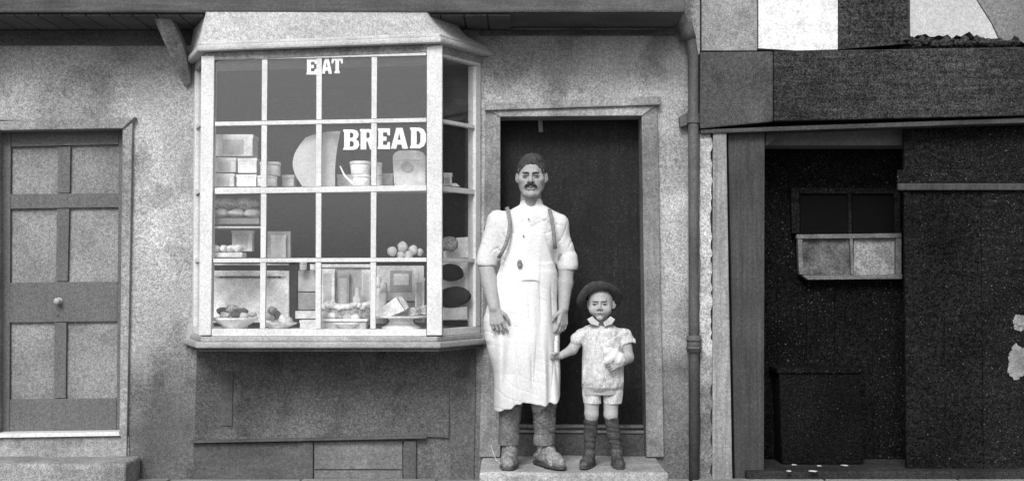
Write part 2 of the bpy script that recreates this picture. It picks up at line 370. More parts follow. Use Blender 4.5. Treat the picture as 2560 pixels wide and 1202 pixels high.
# head and bottom rails
fr2(537, 138, 151, 1066, 125, 139); fr2(529, 822, 840, 1066, 823, 840)
zh0, zh1 = F_(1087, 140).z, F_(1087, 114).z; zb0, zb1 = F_(1087, 840).z, F_(1087, 822).z
for sd_ in (1, -1):
    fbar(b, sd_, .14, .985, zh0 + .002, zh1 - .004, .012, -.03); fbar(b, sd_, .14, .985, zb0, zb1, .012, -.03)
    fbar(b, sd_, .86, .98, zb1 + .001, zh0, .014, -.04, .004)
bay = b.build('bay_window', M['white'], house); bay['label'] = 'canted bay shop window in white painted frame with enamel letters'
RL = [(310, 300, 5), (478, 470, 7), (651, 649, 5)]
for yl, yr, h in RL:
    b = MB(); fr2(537 - 4 * (yl > 600), yl - h, yl + h, 1066, yr - h, yr + h, YB - .010, YB + .026, .002)
    b.build('glazing_bar', M['white'], bay)
    for sd_ in (1, -1):
        z = F_(1087, yr).z; b = MB(); fbar(b, sd_, .14, .855, z - h * .0021, z + h * .0021, .009, -.026, .002); b.build('glazing_bar', M['white'], bay)
edges = [(145, 132), (310, 300), (478, 470), (651, 649), (826, 826)]
def railY(r, px): yl, yr = edges[r]; return yl + (yr - yl) * (px - 535) / 530
for xt, xb in ((662, 656), (798, 795), (936, 932)):
    for r in range(4):
        hh = [6, 5, 7, 5, 4]
        y0, y1 = railY(r, xt) + hh[r] + 1, railY(r + 1, xt) - hh[r + 1] - 1
        xa = xt + (xb - xt) * (y0 - 140) / 700; xb_ = xt + (xb - xt) * (y1 - 140) / 700
        MB().px([(xa - 7, y0), (xa + 7, y0), (xb_ + 6.5, y1), (xb_ - 6.5, y1)], YB - .007, YB + .022, .002).build('glazing_bar', M['white'], bay)
# glass: one pane sheet per opening column/row would be invisible splits; one pane each
gx = [(530, 660), (660, 797), (797, 934), (934, 1070)]
for r in range(4):
    for a, c in gx:
        MB().px([(a + 3, railY(r, a)), (c - 3, railY(r, c)), (c - 3, railY(r + 1, c)), (a + 3, railY(r + 1, a))], YB + .004, YB + .007).build('glass_pane', M['glass'], bay)
for sd_ in (1, -1):
    zz = [F_(1087, e[1]).z for e in edges]
    for r in range(4):
        q = MB(); fbar(q, sd_, .10, .88, zz[r + 1] + .002, zz[r] - .002, -.004, -.007, 0); q.build('glass_pane', M['glass'], bay)
# plain shape for sill, cornice, ceiling and roof of the bay
def bayplan(o, ex=0.0, back=.0):
    """plan outline grown outwards by o"""
    dR = Vector((wR - cR, -YB)).normalized(); nR = Vector((dR.y, -dR.x)); dL = Vector((wL - cL, -YB)).normalized(); nL = Vector((-dL.y, dL.x))
    def corner(c, n):   # offset corner between the front and the angled side
        fy = c[1] - o; k = (o - n.dot(Vector((0, -o)))) / n.x; return (c[0] + k, fy)
    def at_wall(c, wx, n, d):
        p = Vector((wx, 0)) + n * o; tt = (back - p.y) / d.y; p = p + d * tt; return (p.x, p.y)
    return [at_wall(None, wL, nL, dL), corner((cL, YB), nL), corner((cR, YB), nR), at_wall(None, wR, nR, dR)]
zsill = zb0
MB().plan(bayplan(.03), zsill - .028, zsill - .001, .006).build('sill', M['sill'], bay)
MB().plan(bayplan(.062), zsill - .062, zsill - .0285, .010).build('sill', M['sill'], bay)
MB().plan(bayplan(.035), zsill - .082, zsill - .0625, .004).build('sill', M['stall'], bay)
stp = MB(); stp.px([(466, 852), (464, 836), (470, 812), (480, 790), (486, 790), (486, 852)], -.045, -.010, .006); stp.build('sill_stop', M['sill'], bay)
e = F_(800, 130).z
zc = [P(490, 128, YB - .04).z, P(515, 128, YB - .06).z, P(1100, 106, YB - .06).z, P(1100, 106, YB - .06).z]
zc[3] = zc[2]; zc[0] = zc[1]
# moulded head: shaded fillet, then projecting drip moulding
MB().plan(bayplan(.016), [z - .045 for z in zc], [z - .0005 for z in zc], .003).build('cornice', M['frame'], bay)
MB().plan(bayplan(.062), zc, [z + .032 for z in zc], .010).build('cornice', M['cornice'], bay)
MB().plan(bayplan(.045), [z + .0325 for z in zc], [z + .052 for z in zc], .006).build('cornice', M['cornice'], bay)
# lead roof rising steeply to the jetty
bm = bmesh.new(); rings = []
for k, (zz, off, dxr, dxl) in enumerate([(.05, .036, 0, 0), (.10, .045, -.12, .01), (.20, .055, -.21, .025), (.36, .06, -.28, .035), (.5, .062, -.30, .04)]):
    pl = bayplan(.036); fy = YB - off
    ring = [(pl[0][0] + dxl, -.02), (pl[1][0] + dxl, fy), (pl[2][0] + dxr * .35, fy), (pl[3][0] + dxr, -.02 if k == 0 else -.02 - .08 * k)]
    ring = [ring[0], ring[1]] + [tuple(Vector(ring[1]).lerp(Vector(ring[2]), q / 8)) for q in range(1, 8)] + ring[2:]
    zz0 = zc[2] + zz; rings.append([bm.verts.new((p[0], p[1], (zc[0] if i < 2 else zc[0] + (zc[2] - zc[0]) * min(1, (i - 1) / 8)) + zz)) for i, p in enumerate(ring)])
for a, c in zip(rings, rings[1:]):
    for i in range(len(a) - 1): bm.faces.new((a[i], a[i + 1], c[i + 1], c[i]))
    bm.faces.new((a[-1], a[0], c[0], c[-1]))
bm.faces.new(rings[0][::-1]); bm.faces.new(rings[-1]); bmesh.ops.recalc_face_normals(bm, faces=bm.faces[:])
me = bpy.data.meshes.new('roof'); bm.to_mesh(me); bm.free(); o = link('roof', me, M['lead'], bay); auto_smooth(o, 75)
# inside of the bay
zf = zb1 - .008
MB().plan(bayplan(-.035, back=.25), zf - .02, zf, 0).build('window_floor', M['card2'], bay)
MB().plan(bayplan(-.035, back=.20), zh1 - .02, zh1 - .005, 0).build('ceiling_board', M['room'], bay)
zs1, zs2_ = F_(800, 467).z, F_(800, 646).z
MB().plan(bayplan(-.045, back=-.08), zs1 - .016, zs1, .002).build('shelf', M['white'], bay)
q = bayplan(-.045, back=-.15)
# lower middle shelf runs only part of the depth, at the second rail from the bottom
xa_ = P(655, 646, -.3).x; xb_ = P(955, 646, -.3).x
MB().plan([(q[0][0] + .03, -.18), (q[1][0], q[1][1]), (xa_, q[1][1]), (xa_, -.18)], zs2_ - .012, zs2_, .002).build('shelf', M['white'], bay)
MB().plan([(xb_, -.21), (xb_, q[1][1]), (q[2][0], q[2][1]), (q[3][0] - .03, -.21)], zs2_ - .012, zs2_, .002).build('shelf', M['white'], bay)
sh = F_(590, 565).z
MB().box(P(530, 565, -.33).x, P(652, 565, -.33).x, -.33, -.15, sh - .008, sh, .002).build('shelf', M['white'], bay)
# dark room behind the display
rm = MB()
x0, x1, y0, y1, z0, z1 = X0(440), X0(1209), .262, 2.4, zf - .5, zh1 + .1
for a in ((x0, x1, y1, y1 + .05, z0, z1), (x0 - .05, x0, y0, y1, z0, z1), (x1, x1 + .02, y0, y1, z0, z1), (x0, x1, y0, y1, z0 - .05, z0), (x0, x1, y0, y1, z1, z1 + .05)): rm.box(*a)
rm.build('shop_room', M['room'], house)

# enamel letters on the glass
def letter(ch, x0, x1, yt, yb, slant=0):
    """outline strokes in a unit cell -> one flat enamel letter just in front of the glass"""
    G = {
     'E': [[(0, 0), (1, 0), (1, .34), (.82, .34), (.74, .2), (.44, .2), (.44, .4), (.72, .4), (.72, .6), (.44, .6), (.44, .8), (.74, .8), (.82, .66), (1, .66), (1, 1), (0, 1), (0, .9), (.06, .88), (.06, .12), (0, .1)]],
     'A': [[(0, 0), (.32, 0), (.37, .2), (.62, .2), (.67, 0), (1, 0), (.68, 1), (.32, 1)], [(.40, .43), (.49, .74), (.58, .43)]],
     'T': [[(.26, 0), (.74, 0), (.74, .14), (.66, .16), (.66, .8), (.78, .8), (.86, .62), (1, .62), (1, 1), (0, 1), (0, .62), (.14, .62), (.22, .8), (.34, .8), (.34, .16), (.26, .14)]],
     'B': [[(0, 0), (.66, 0), (.9, .07), (1, .24), (.96, .42), (.8, .52), (.93, .62), (.97, .77), (.88, .93), (.64, 1), (0, 1), (0, .9), (.06, .88), (.06, .12), (0, .1)], [(.42, .16), (.42, .43), (.58, .43), (.66, .36), (.66, .23), (.58, .16)], [(.42, .6), (.42, .84), (.56, .84), (.63, .78), (.63, .66), (.56, .6)]],
     'R': [[(.04, 0), (.42, 0), (.42, .4), (.50, .4), (.66, 0), (1.02, 0), (.82, .46), (.95, .6), (.97, .78), (.87, .94), (.64, 1), (0, 1), (0, .9), (.04, .88)], [(.42, .56), (.42, .84), (.56, .84), (.64, .77), (.64, .63), (.56, .56)]],
     'D': [[(0, 0), (.6, 0), (.86, .1), (1, .32), (1, .68), (.86, .9), (.6, 1), (0, 1), (0, .9), (.06, .88), (.06, .12), (0, .1)], [(.42, .18), (.42, .82), (.54, .82), (.65, .7), (.65, .3), (.54, .18)]],
    }[ch]
    cu = bpy.data.curves.new('letter', 'CURVE'); cu.dimensions = '2D'; cu.fill_mode = 'BOTH'; cu.extrude = .0015
    A = F_(x0, yt); B = F_(x1, yb); W = B.x - A.x; H = A.z - B.z
    for sp_ in G:
        s = cu.splines.new('POLY'); s.points.add(len(sp_) - 1); s.use_cyclic_u = True
        for i, (u, v) in enumerate(sp_): s.points[i].co = (u * W, v * H, 0, 1)
    tmp = bpy.data.objects.new('t', cu); COL.objects.link(tmp); dg = bpy.context.evaluated_depsgraph_get()
    me = bpy.data.meshes.new_from_object(tmp.evaluated_get(dg)); bpy.data.objects.remove(tmp)
    me.transform(Matrix.Translation((A.x, YB + .0015, B.z)) @ Matrix.Rotation(R(90), 4, 'X')); me.materials.clear()
    return link('letter', me, M['enamel'], bay)
M['enamel'] = mat('white_enamel', .74, .12, 160, .10, 20, 0, 60, .5)
for a in (('E', 766, 792, 147, 187), ('A', 804, 830, 146, 185), ('T', 829, 857, 144, 184), ('B', 858, 898, 324, 375), ('R', 900, 938, 323, 374), ('E', 944, 975, 321, 373), ('A', 977, 1020, 320, 372), ('D', 1025, 1065, 319, 371)): letter(*a)

# rendered stall riser and cellar hatch below the bay
zs_ = zsill - .084
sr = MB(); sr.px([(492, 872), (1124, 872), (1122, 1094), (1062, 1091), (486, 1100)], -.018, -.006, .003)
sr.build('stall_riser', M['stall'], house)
MB().px([(1128, 872), (1190, 866), (1184, 1230), (1126, 1230)], -.015, -.006, .003).build('corner_board', M['stall'], house)
MB().px([(553, 930), (583, 930), (580, 1064), (552, 1064)], -.026, -.0185, .002).build('batten', M['hatch'], house)
h = MB(); h.px([(476, 1101), (1066, 1089), (1066, 1095), (476, 1107)], -.052, -.010, .002)
hatch = h.build('cellar_hatch', M['hatch'], house); hatch['label'] = 'low boarded cellar hatch under the bay window'
MB().px([(484, 1109), (775, 1104), (775, 1262), (484, 1262)], -.016, .02, .003).build('hatch_board', M['hatch'], hatch)
MB().px([(785, 1104), (1006, 1101), (1006, 1172), (785, 1172)], -.010, .02, .003).build('hatch_board', M['hatch_pale'], hatch)
MB().px([(785, 1175), (1006, 1175), (1006, 1262), (785, 1262)], -.010, .02, .003).build('hatch_board', M['hatch_pale'], hatch)
MB().px([(1010, 1101), (1040, 1100), (1040, 1262), (1010, 1262)], -.024, .02, .003).build('hatch_rail', M['hatch'], hatch)
MB().px([(758, 1104), (782, 1104), (782, 1262), (758, 1262)], -.028, .02, .003).build('hatch_rail', M['hatch'], hatch)

# ---- shop doorway
f = MB()
f.px([(1214, 268), (1251, 290), (1251, 1142), (1198, 1142), (1206, 850)], -.028, .20, .006)
f.px([(1604, 288), (1644, 262), (1660, 1142), (1616, 1142)], -.028, .20, .006)
f.build('doorway_frame', M['framed'], house)
f = MB(); f.px([(1212, 258), (1652, 240), (1652, 262), (1212, 276)], -.055, .0, .006)
f.px([(1224, 276.5), (1643, 262.5), (1606, 289), (1249, 292)], -.035, .20, .004)
f.build('lintel', M['frame'], house)
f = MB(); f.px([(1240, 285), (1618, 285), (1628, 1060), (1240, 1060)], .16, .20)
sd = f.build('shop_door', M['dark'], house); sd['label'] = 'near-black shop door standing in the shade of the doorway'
MB().px([(1345, 300), (1356, 300), (1358, 330), (1347, 330)], .150, .159, .002).build('door_hook', M['post'], sd)
f = MB(); f.px([(1240, 1061), (1626, 1063), (1626, 1069), (1240, 1067)], .11, .20, .003); f.px([(1240, 1074), (1626, 1076), (1626, 1083), (1240, 1081)], .10, .20, .003)
f.build('weatherboard', M['framed'], sd)
MB().px([(1240, 1084), (1627, 1086), (1627, 1150), (1240, 1150)], .09, .25, .005).build('riser_board', M['stall'], house)
YM = -.34                                    # depth of the two people
ZSTEP = P(1300, 1163, YM).z
o = rough_block('stone_step', P(1198, 1170, -.56).x, P(1672, 1170, -.56).x, -.56, .085, -.01, ZSTEP - .004, M['stone'], 4, .005, .02, 7)
tag(o, 'big worn stone doorstep that the man and the boy stand on', 'step')

# ---- drainpipe at the end of the house
pp = MB(); Yp = -.06
pts = [P(1686, -60, Yp), P(1694, 20, Yp), P(1706, 62, Yp), P(1726, 100, Yp), P(1733, 140, Yp), P(1734, 560, Yp), P(1735, 1225, Yp)]
pp.tube(pts, [.034, .034, .034, .033, .030, .030, .029], 16)
pipe = pp.build('drainpipe', M['pipe'], house, True)
for ya, yb, r in ((838, 880, .041), (846, 852, .046), (866, 872, .046), (60, 100, .044)):
    c = MB(); a = P(1735 if ya > 200 else 1712, ya, Yp); bb = P(1735 if ya > 200 else 1722, yb, Yp); c.tube([a, bb], r, 18); c.build('pipe_collar', M['pipe'], pipe, True)
c = MB(); c.px([(1698, 292), (1722, 276), (1722, 312), (1700, 318)], -.055, -.012, .005); c.tube([P(1733, 285, Yp), P(1733, 308, Yp)], .038, 16)
c.build('pipe_bracket', M['pipe'], pipe)

# ------------------------------------------------------------------ timber framed building on the right
tb = thing('timber_framed_house', 'dark timber framed building with a heavy beam over a shadowy recess', 'house', (2.6, 0, 0))
def T(name, m, pts, Yf, Yb, bev=.006, par=None): return MB().px(pts, Yf, Yb, bev).build(name, M[m], par or tb)
# rough limewashed strip with a crumbling edge
bm_ = [(1751, 326)]; rr = random.Random(11)
left = [(1750 + rr.uniform(-1.5, 1.5), y) for y in range(326, 1240, 20)]; right = [(1779 + rr.uniform(-4, 3) + (4 if 850 < y < 960 else 0), y) for y in range(1236, 320, -14)]
T('limewashed_strip', 'rough', left + right, -.028, .10, 0)
T('end_wall', 'endwall', [(1754, -120), (1893, -120), (1893, 127), (1754, 127)], -.012, .2, .003)
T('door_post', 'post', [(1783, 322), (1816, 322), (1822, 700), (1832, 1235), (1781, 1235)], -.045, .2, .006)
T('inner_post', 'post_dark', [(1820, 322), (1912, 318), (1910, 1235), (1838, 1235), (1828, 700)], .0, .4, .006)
T('corner_brace', 'post_dark', [(1914, 320), (1985, 318), (1914, 366)], .02, .12, .004)
T('beam', 'beam', [(1935, 128), (2900, 112), (2900, 281), (1935, 303)], -.085, .25, .010)
T('beam_end', 'beam_end', [(1750, 130), (1933, 129), (1933, 304), (1750, 322)], -.075, .25, .010)
T('beam_moulding', 'beam_end', [(1752, 324), (2900, 282.5), (2900, 296), (1752, 334)], -.06, .1, .004)
T('plaster_panel', 'limewhite', [(1896, -120), (2095, -120), (2095, 124), (1990, 127), (1896, 121)], .012, .2, 0)
T('stud', 'beam', [(2098, -120), (2270, -120), (2272, 110), (2098, 124)], -.02, .2, .006)
rg = [(2274, -120), (2420, -120), (2440, 0), (2478, 60), (2500, 108)]; xx = 2490
rag = []; rr = random.Random(5)
while xx > 2280: rag.append((xx, 92 + rr.uniform(-7, 7) + (10 if xx > 2470 else 0) - (6 if 2380 < xx < 2450 else 0))); xx -= 11
T('plaster_panel', 'limegrey', rg + rag + [(2276, 100)], .012, .2, 0)
T('plaster_panel', 'plaster_dark', [(2423, -120), (2900, -120), (2900, 108), (2503, 108), (2481, 60), (2443, 0)], .02, .2, 0)
# crumbled ledge of rubble on top of the beam
lg = MB()
for k in range(46):
    px_ = 2268 + k * 6.2 + rr.uniform(-2, 2); c = P(px_, 108 + rr.uniform(-8, 4), -.02)
    lg.blob(c, (rr.uniform(.016, .03), .03, rr.uniform(.014, .028)), k, .2, 0, 2)
lg.build('crumbled_ledge', M['beam'], tb)
# recess: boarded back, side wall, floor sill
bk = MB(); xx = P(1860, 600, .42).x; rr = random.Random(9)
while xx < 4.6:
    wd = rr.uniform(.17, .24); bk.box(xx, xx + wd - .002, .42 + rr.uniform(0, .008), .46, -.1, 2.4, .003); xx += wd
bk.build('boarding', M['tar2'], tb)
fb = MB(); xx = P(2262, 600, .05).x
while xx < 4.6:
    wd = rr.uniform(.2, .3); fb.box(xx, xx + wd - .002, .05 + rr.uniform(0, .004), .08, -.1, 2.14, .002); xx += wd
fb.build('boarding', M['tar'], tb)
MB().box(X0(1860), 4.6, -.05, .6, -.02, .105, .01).build('sill_stone', M['darkstone'], tb)
MB().box(X0(2250), 4.6, .02, .049, 1.72, 1.76, .006).build('rail', M['post_dark'], tb)
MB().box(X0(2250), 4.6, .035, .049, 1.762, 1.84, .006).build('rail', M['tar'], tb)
MB().box(X0(1755), 4.6, .20, .5, 2.0, 5.6).build('upper_wall', M['room'], tb)
# part-whitened window in the recess
Yw = .36
wf = MB()
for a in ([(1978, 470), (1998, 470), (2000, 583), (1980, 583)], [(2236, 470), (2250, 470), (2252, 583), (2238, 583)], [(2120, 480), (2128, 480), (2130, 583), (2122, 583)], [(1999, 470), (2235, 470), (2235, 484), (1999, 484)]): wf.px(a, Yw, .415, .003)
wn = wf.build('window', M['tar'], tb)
wf = MB()
for a in ([(1992, 586), (2254, 583), (2254, 594), (1992, 597)], [(1994, 598), (2006, 598), (2010, 686), (1998, 686)], [(2125, 596), (2132, 596), (2135, 686), (2128, 686)], [(2240, 595), (2254, 595), (2254, 686), (2240, 686)]): wf.px(a, Yw - .012, .39, .003)
wf.build('lower_sash', M['sash'], wn)
MB().px([(2005, 688), (2256, 686), (2256, 697), (2020, 699)], Yw - .02, .415, .003).build('window_sill', M['sash'], wn)
MB().px([(2004, 595), (2124, 595), (2126, 687), (2006, 687)], Yw + .02, Yw + .024).build('glass_pane', M['whitened2'], wn)
MB().px([(2134, 595), (2238, 595), (2239, 685), (2135, 687)], Yw + .02, Yw + .024).build('glass_pane', M['whitened'], wn)
for a in ([(2000, 485), (2119, 485), (2124, 583), (2001, 583)], [(2129, 485), (2235, 485), (2237, 583), (2132, 583)]): MB().px(a, Yw + .02, Yw + .024).build('glass_pane', M['voidglass'], wn)
# flaked whitewash on the boards at the far right
for (cx, cy, rx, ry, m_, sd0) in ((2546, 906, 27, 42, 'endwall', 1), (2552, 806, 20, 20, 'stonedark', 2)):
    pts = []
    for k in range(72):
        q = 2 * math.pi * k / 72; w_ = 1 + .10 * math.sin(3 * q + sd0) + .06 * math.sin(7 * q + 2 * sd0) + .04 * math.sin(17 * q) + .03 * math.sin(29 * q + 1)
        pts.append((cx + rx * w_ * math.cos(q), cy + ry * w_ * math.sin(q)))
    T('whitewash_patch', m_, pts, .046, .052, 0)
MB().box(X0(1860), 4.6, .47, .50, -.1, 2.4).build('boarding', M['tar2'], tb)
# ------------------------------------------------------------------ goods on show in the bay window
def item(name, label, cat, px, py, Y, group=None): return thing(name, label, cat, P(px, py, Y), group)
def bpx(x0, y0, x1, y1, Y, depth, bev=.003):
    return MB().rect(x0, y0, x1, y1, Y, Y + depth, bev)
B1 = 466          # shelf level in the photo for the second row
def carton(x0, y0, x1, y1, Y, d, m, label, lidh=8, name='carton', tape=True, group='cartons in the bay window'):
    t = item(name, label, 'box', (x0 + x1) / 2, y1, Y, group)
    bpx(x0 + 1.5, y0 + lidh, x1 - 1.5, y1, Y + .002, d - .004).build('body', M[m], t)
    bpx(x0, y0, x1, y0 + lidh + 2, Y, d, .002).build('lid', M[m], t)
    if tape: bpx(x0 + (x1 - x0) * .2, y0 + lidh + 5, x1 - (x1 - x0) * .25, y1 - 4, Y - .001, .002, 0).build('paper_label', M['card3'], t)
    return t
carton(537, 336, 633, 390, -.20, .16, 'card', 'top carton of the stack at the left end of the upper shelf')
carton(534, 394, 590, 430, -.24, .15, 'card2', 'small carton in the middle layer of the left stack, left one', 6)
carton(593, 395, 643, 432, -.22, .15, 'card', 'small carton in the middle layer of the left stack, right one', 6, tape=False)
carton(533, 434, 586, 466, -.25, .16, 'card2', 'bottom left carton of the stack at the left end of the upper shelf', 5)
carton(590, 436, 642, 466, -.24, .16, 'card', 'bottom right carton of the stack at the left end of the upper shelf', 5, tape=False)
carton(704, 437, 736, 466, -.16, .10, 'card3', 'low dull carton between the round tins and the curled paper', 6, tape=False)
carton(842, 436, 882, 466, -.14, .10, 'card2', 'low pale carton just right of the curled paper', 6)
carton(948, 433, 984, 466, -.14, .12, 'card3', 'low pale carton beside the big rounded tin', 6)
carton(1108, 432, 1130, 463, -.19, .08, 'paper', 'small white carton behind the angled right pane', 6)
def tin(cx, y0, y1, r, Y, m, label, flare=1.0, group='round tins and pots on the upper shelf'):
    t = item('round_tin', label, 'tin', cx, y1, Y, group); z1 = P(cx, y0, Y).z; c = P(cx, y1, Y); H = z1 - c.z; rr_ = r * (Y - CAM.y) / F
    MB().lathe(c, [(rr_ * .96, 0), (rr_, .003), (rr_ * (flare * .6 + .4), H * .5), (rr_ * flare, H * .74), (rr_ * flare * .97, H * .75)], 28).build('tin_body', M[m], t, True)
    MB().lathe((c.x, c.y, c.z + H * .75), [(rr_ * flare * 1.05, 0), (rr_ * flare * 1.05, H * .2), (rr_ * flare * .98, H * .25), (.002, H * .25)], 28).build('lid', M[m], t, True)
    return t
tin(668, 440, 466, 24, -.26, 'card', 'lower white round pot near the left end of the upper shelf')
tin(676, 406, 439, 25, -.26, 'card2', 'upper round pot standing on another near the left end')
tin(903, 438, 466, 22, -.26, 'paper', 'lower white pot of the pair under the lettering')
tin(901, 404, 437, 23, -.26, 'paper', 'upper white flared pot of the pair under the lettering', 1.12)
tin(941, 407, 440, 14, -.2, 'card', 'small pale pot behind the white pair')
tin(941, 441, 466, 14, -.2, 'card', 'small pale pot under another, behind the white pair')
# large curled sheet of paper
cs = []; Yc = -.25
bmc = bmesh.new(); colv = []
for i in range(17):
    u = i / 16
    row = []
    for k in range(13):
        v = k / 12
        xl = 742 - 14 * math.sin(math.pi * min(1, v * 1.02)) + 22 * (1 - v) ** 3 + 14 * v ** 4; xr = 851 - 12 * math.sin(math.pi * min(1, v * 1.1) * .6) - 2 * v
        yt = 328 + 16 * (1 - u) ** 2.2; px_ = xl + (xr - xl) * u; py_ = yt + (466 - yt) * v
        row.append(bmc.verts.new(P(px_, py_, Yc - .05 * math.sin(math.pi * (.15 + .7 * u)) - .01 * v)))
    colv.append(row)
for a, c in zip(colv, colv[1:]):
    for k in range(12): bmc.faces.new((a[k], c[k], c[k + 1], a[k + 1]))
bmesh.ops.solidify(bmc, geom=bmc.faces[:], thickness=.003)
M['sheet'] = mat('clean_paper', .9, .08, 160, .05, 5, 0, 60, .9)
me = bpy.data.meshes.new('s'); bmc.to_mesh(me); bmc.free(); o = link('curled_paper', me, M['sheet']); auto_smooth(o, 40)
tag(o, 'large curled sheet of white paper standing on the upper shelf', 'paper')
o = MB().tube([P(850, 415, -.24), P(862, 440, -.25), P(884, 461, -.27)], [.004, .006, .007], 8).build('scoop', M['paper'])
tag(o, 'thin white rod leaning beside the curled paper', 'scoop')
# big rounded tin
t = item('bread_tin', 'large rounded-top tin with a dark round emblem on the upper shelf', 'tin', 1022, 466, -.25)
tp = [(986, 466), (983, 430), (981, 392), (985, 383), (996, 377), (1020, 375), (1048, 377), (1060, 383), (1064, 394), (1064, 466)]
MB().px(tp, -.25, -.10, .006).build('tin_body', M['tin'], t)
MB().px([(990, 396), (1057, 396), (1058, 400), (990, 400)], -.254, -.2505, .001).build('tin_rim', M['card2'], t)
em = MB(); c = P(1018, 418, -.254); em.lathe((0, 0, 0), [(.036, 0), (.036, .002), (.030, .003), (.002, .003)], 28, 1, .8); o = em.build('emblem', M['card4'], t)
o.data.transform(Matrix.Translation(world_loc(t))); o.data.transform(Matrix.Translation(c - world_loc(t)) @ Matrix.Rotation(R(90), 4, 'X'))
o = MB().px([(1100, 466), (1150, 466), (1140, 458), (1100, 459)], -.14, -.06, .002).build('paper_sheet', M['paper']); tag(o, 'flat white sheet of paper on the upper shelf behind the angled pane', 'paper')
# lower shelves at the left
def loafrow(name, label, x0, x1, y0, y1, Y, m, n, seed, cat='loaf', group='loaves and pastries on the lower shelves'):
    w_ = (x1 - x0) / n
    for i in range(n):
        c = P(x0 + w_ * (i + .5), (y0 + y1) / 2, Y); k = (Y - CAM.y) / F
        o = MB().blob(c, (w_ * .56 * k, .05, (y1 - y0) * .5 * k), seed + i, .09).build(name, M[m], None, True)
        tag(o, label[i] if isinstance(label, (list, tuple)) else label, cat, group)
bx = item('tray', 'shallow tray under the top left stack of loaves', 'tray', 590, 562, -.26)
bpx(536, 545, 648, 560, -.30, .12, .003).build('tray_body', M['dim'], bx)
loafrow('flat_loaf', ['pale flat loaf at the left of the small top shelf', 'pale flat loaf at the middle of the small top shelf', 'pale flat loaf at the right of the small top shelf'], 534, 650, 522, 545, -.25, 'bun', 3, 3)
loafrow('flat_loaf', ['dusky loaf stacked at the left of the small top shelf', 'dusky loaf stacked at the right of the small top shelf'], 540, 645, 494, 524, -.22, 'cakeside', 2, 8)
carton(578, 576, 632, 628, -.21, .06, 'card2', 'upright pale packet on the lower left shelf', 4, name='packet')
loafrow('bun', ['small bun at the far left under the small shelf', 'second small bun from the left under the small shelf', 'third small bun from the left under the small shelf', 'fourth small bun from the left under the small shelf'], 532, 606, 612, 632, -.28, 'icing', 4, 20, 'bun')
o = bpx(532, 631, 606, 643, -.32, .11, .003).build('baking_tray', M['card2']); tag(o, 'pale baking tray holding small buns under the small shelf', 'tray')
o = bpx(668, 578, 726, 644, -.17, .03).build('display_board', M['card4']); tag(o, 'dull grey board standing in the second bay of the lower shelf', 'board')
for i, (cx, cy, r) in enumerate(((980, 628, 12), (1007, 618, 14), (1033, 625, 12), (1003, 638, 11), (1022, 638, 11), (1050, 630, 9))):
    c = P(cx, cy, -.26 + .02 * (i % 2)); k = r * 7.0 / F
    o = MB().blob(c, (k, k, k * 1.05), 40 + i, .07).build('bun', M['bun'], None, True)
    tag(o, ['leftmost round bun of the pile at the foot of the fourth column', 'top round bun of the pile in the fourth column', 'upper right round bun of the pile in the fourth column', 'low bun at the front left of the pile in the fourth column', 'low bun at the front right of the pile in the fourth column', 'smallest bun at the right end of the pile in the fourth column'][i], 'bun', 'pile of round buns')
# bottom row
t = item('framed_card', 'big white show card with scalloped border in a dark frame', 'card', 630, 800, -.06)
bpx(548, 664, 742, 806, -.055, .02, .002).build('card_backing', M['inkdark'], t)
bpx(531, 676, 722, 806, -.085, .028, .002).build('card_face', M['paper'], t)
sc_ = MB()
for i in range(14): sc_.px([(548 + 12 * i + 12 * math.cos(q), 690 + 7 * math.sin(q)) for q in [math.pi * k / 6 for k in range(7)]], -.088, -.0855)
sc_.build('scallop_border', M['card3'], t)
MB().px([(531, 658), (720, 658), (720, 663), (531, 663)], -.10, -.06, .001).build('top_strip', M['card2'], t)
t = item('show_box', 'grey panelled box standing right of the framed show card', 'box', 768, 790, -.05)
bpx(745, 676, 797, 728, -.05, .10).build('box_top', M['card3'], t); bpx(745, 731, 797, 774, -.05, .10).build('box_front', M['card4'], t); bpx(738, 777, 800, 796, -.10, .15).build('box_base', M['card'], t)
def plate(cx, y, rx, Y, label, name='plate', foot=None, m='china'):
    c = P(cx, y, Y); k = rx * (Y - CAM.y) / F; z0 = zf + .001; H = c.z - z0
    t = thing(name, label, 'plate' if not foot else 'cake stand', (c.x, c.y, z0))
    if foot:
        MB().lathe((c.x, c.y, z0), [(k * .72, 0), (k * .72, H * .15), (k * .5, H * .4), (k * .42, H * .7), (k * .5, H * .88)], 32).build('foot', M[m], t, True)
        MB().lathe((c.x, c.y, z0 + H * .885), [(k * .5, 0), (k * .95, H * .06), (k, H * .2), (k * .97, H * .24), (k * .8, H * .16), (.002, H * .14)], 40).build('dish', M[m], t, True)
    else:
        MB().lathe((c.x, c.y, z0), [(k * .5, 0), (k * .55, H * .3), (k * .95, H * .8), (k, H), (k * .93, H * .98), (k * .5, H * .45), (.002, H * .4)], 40).build('dish', M[m], t, True)
    return t
plate(588, 793, 58, -.24, 'white dish of small cakes at the bottom left of the window')
plate(697, 806, 46, -.24, 'white plate of broken buns in the second column at the bottom')
cake_lab = ['small dark cake at the back left of the white dish', 'small dark cake at the back middle of the white dish', 'small dark cake at the back right of the white dish', 'pale little cake at the front left of the dish', 'pale little cake at the front middle of the dish', 'pale little cake at the front right of the dish', 'little dark cake at the right rim of the dish']
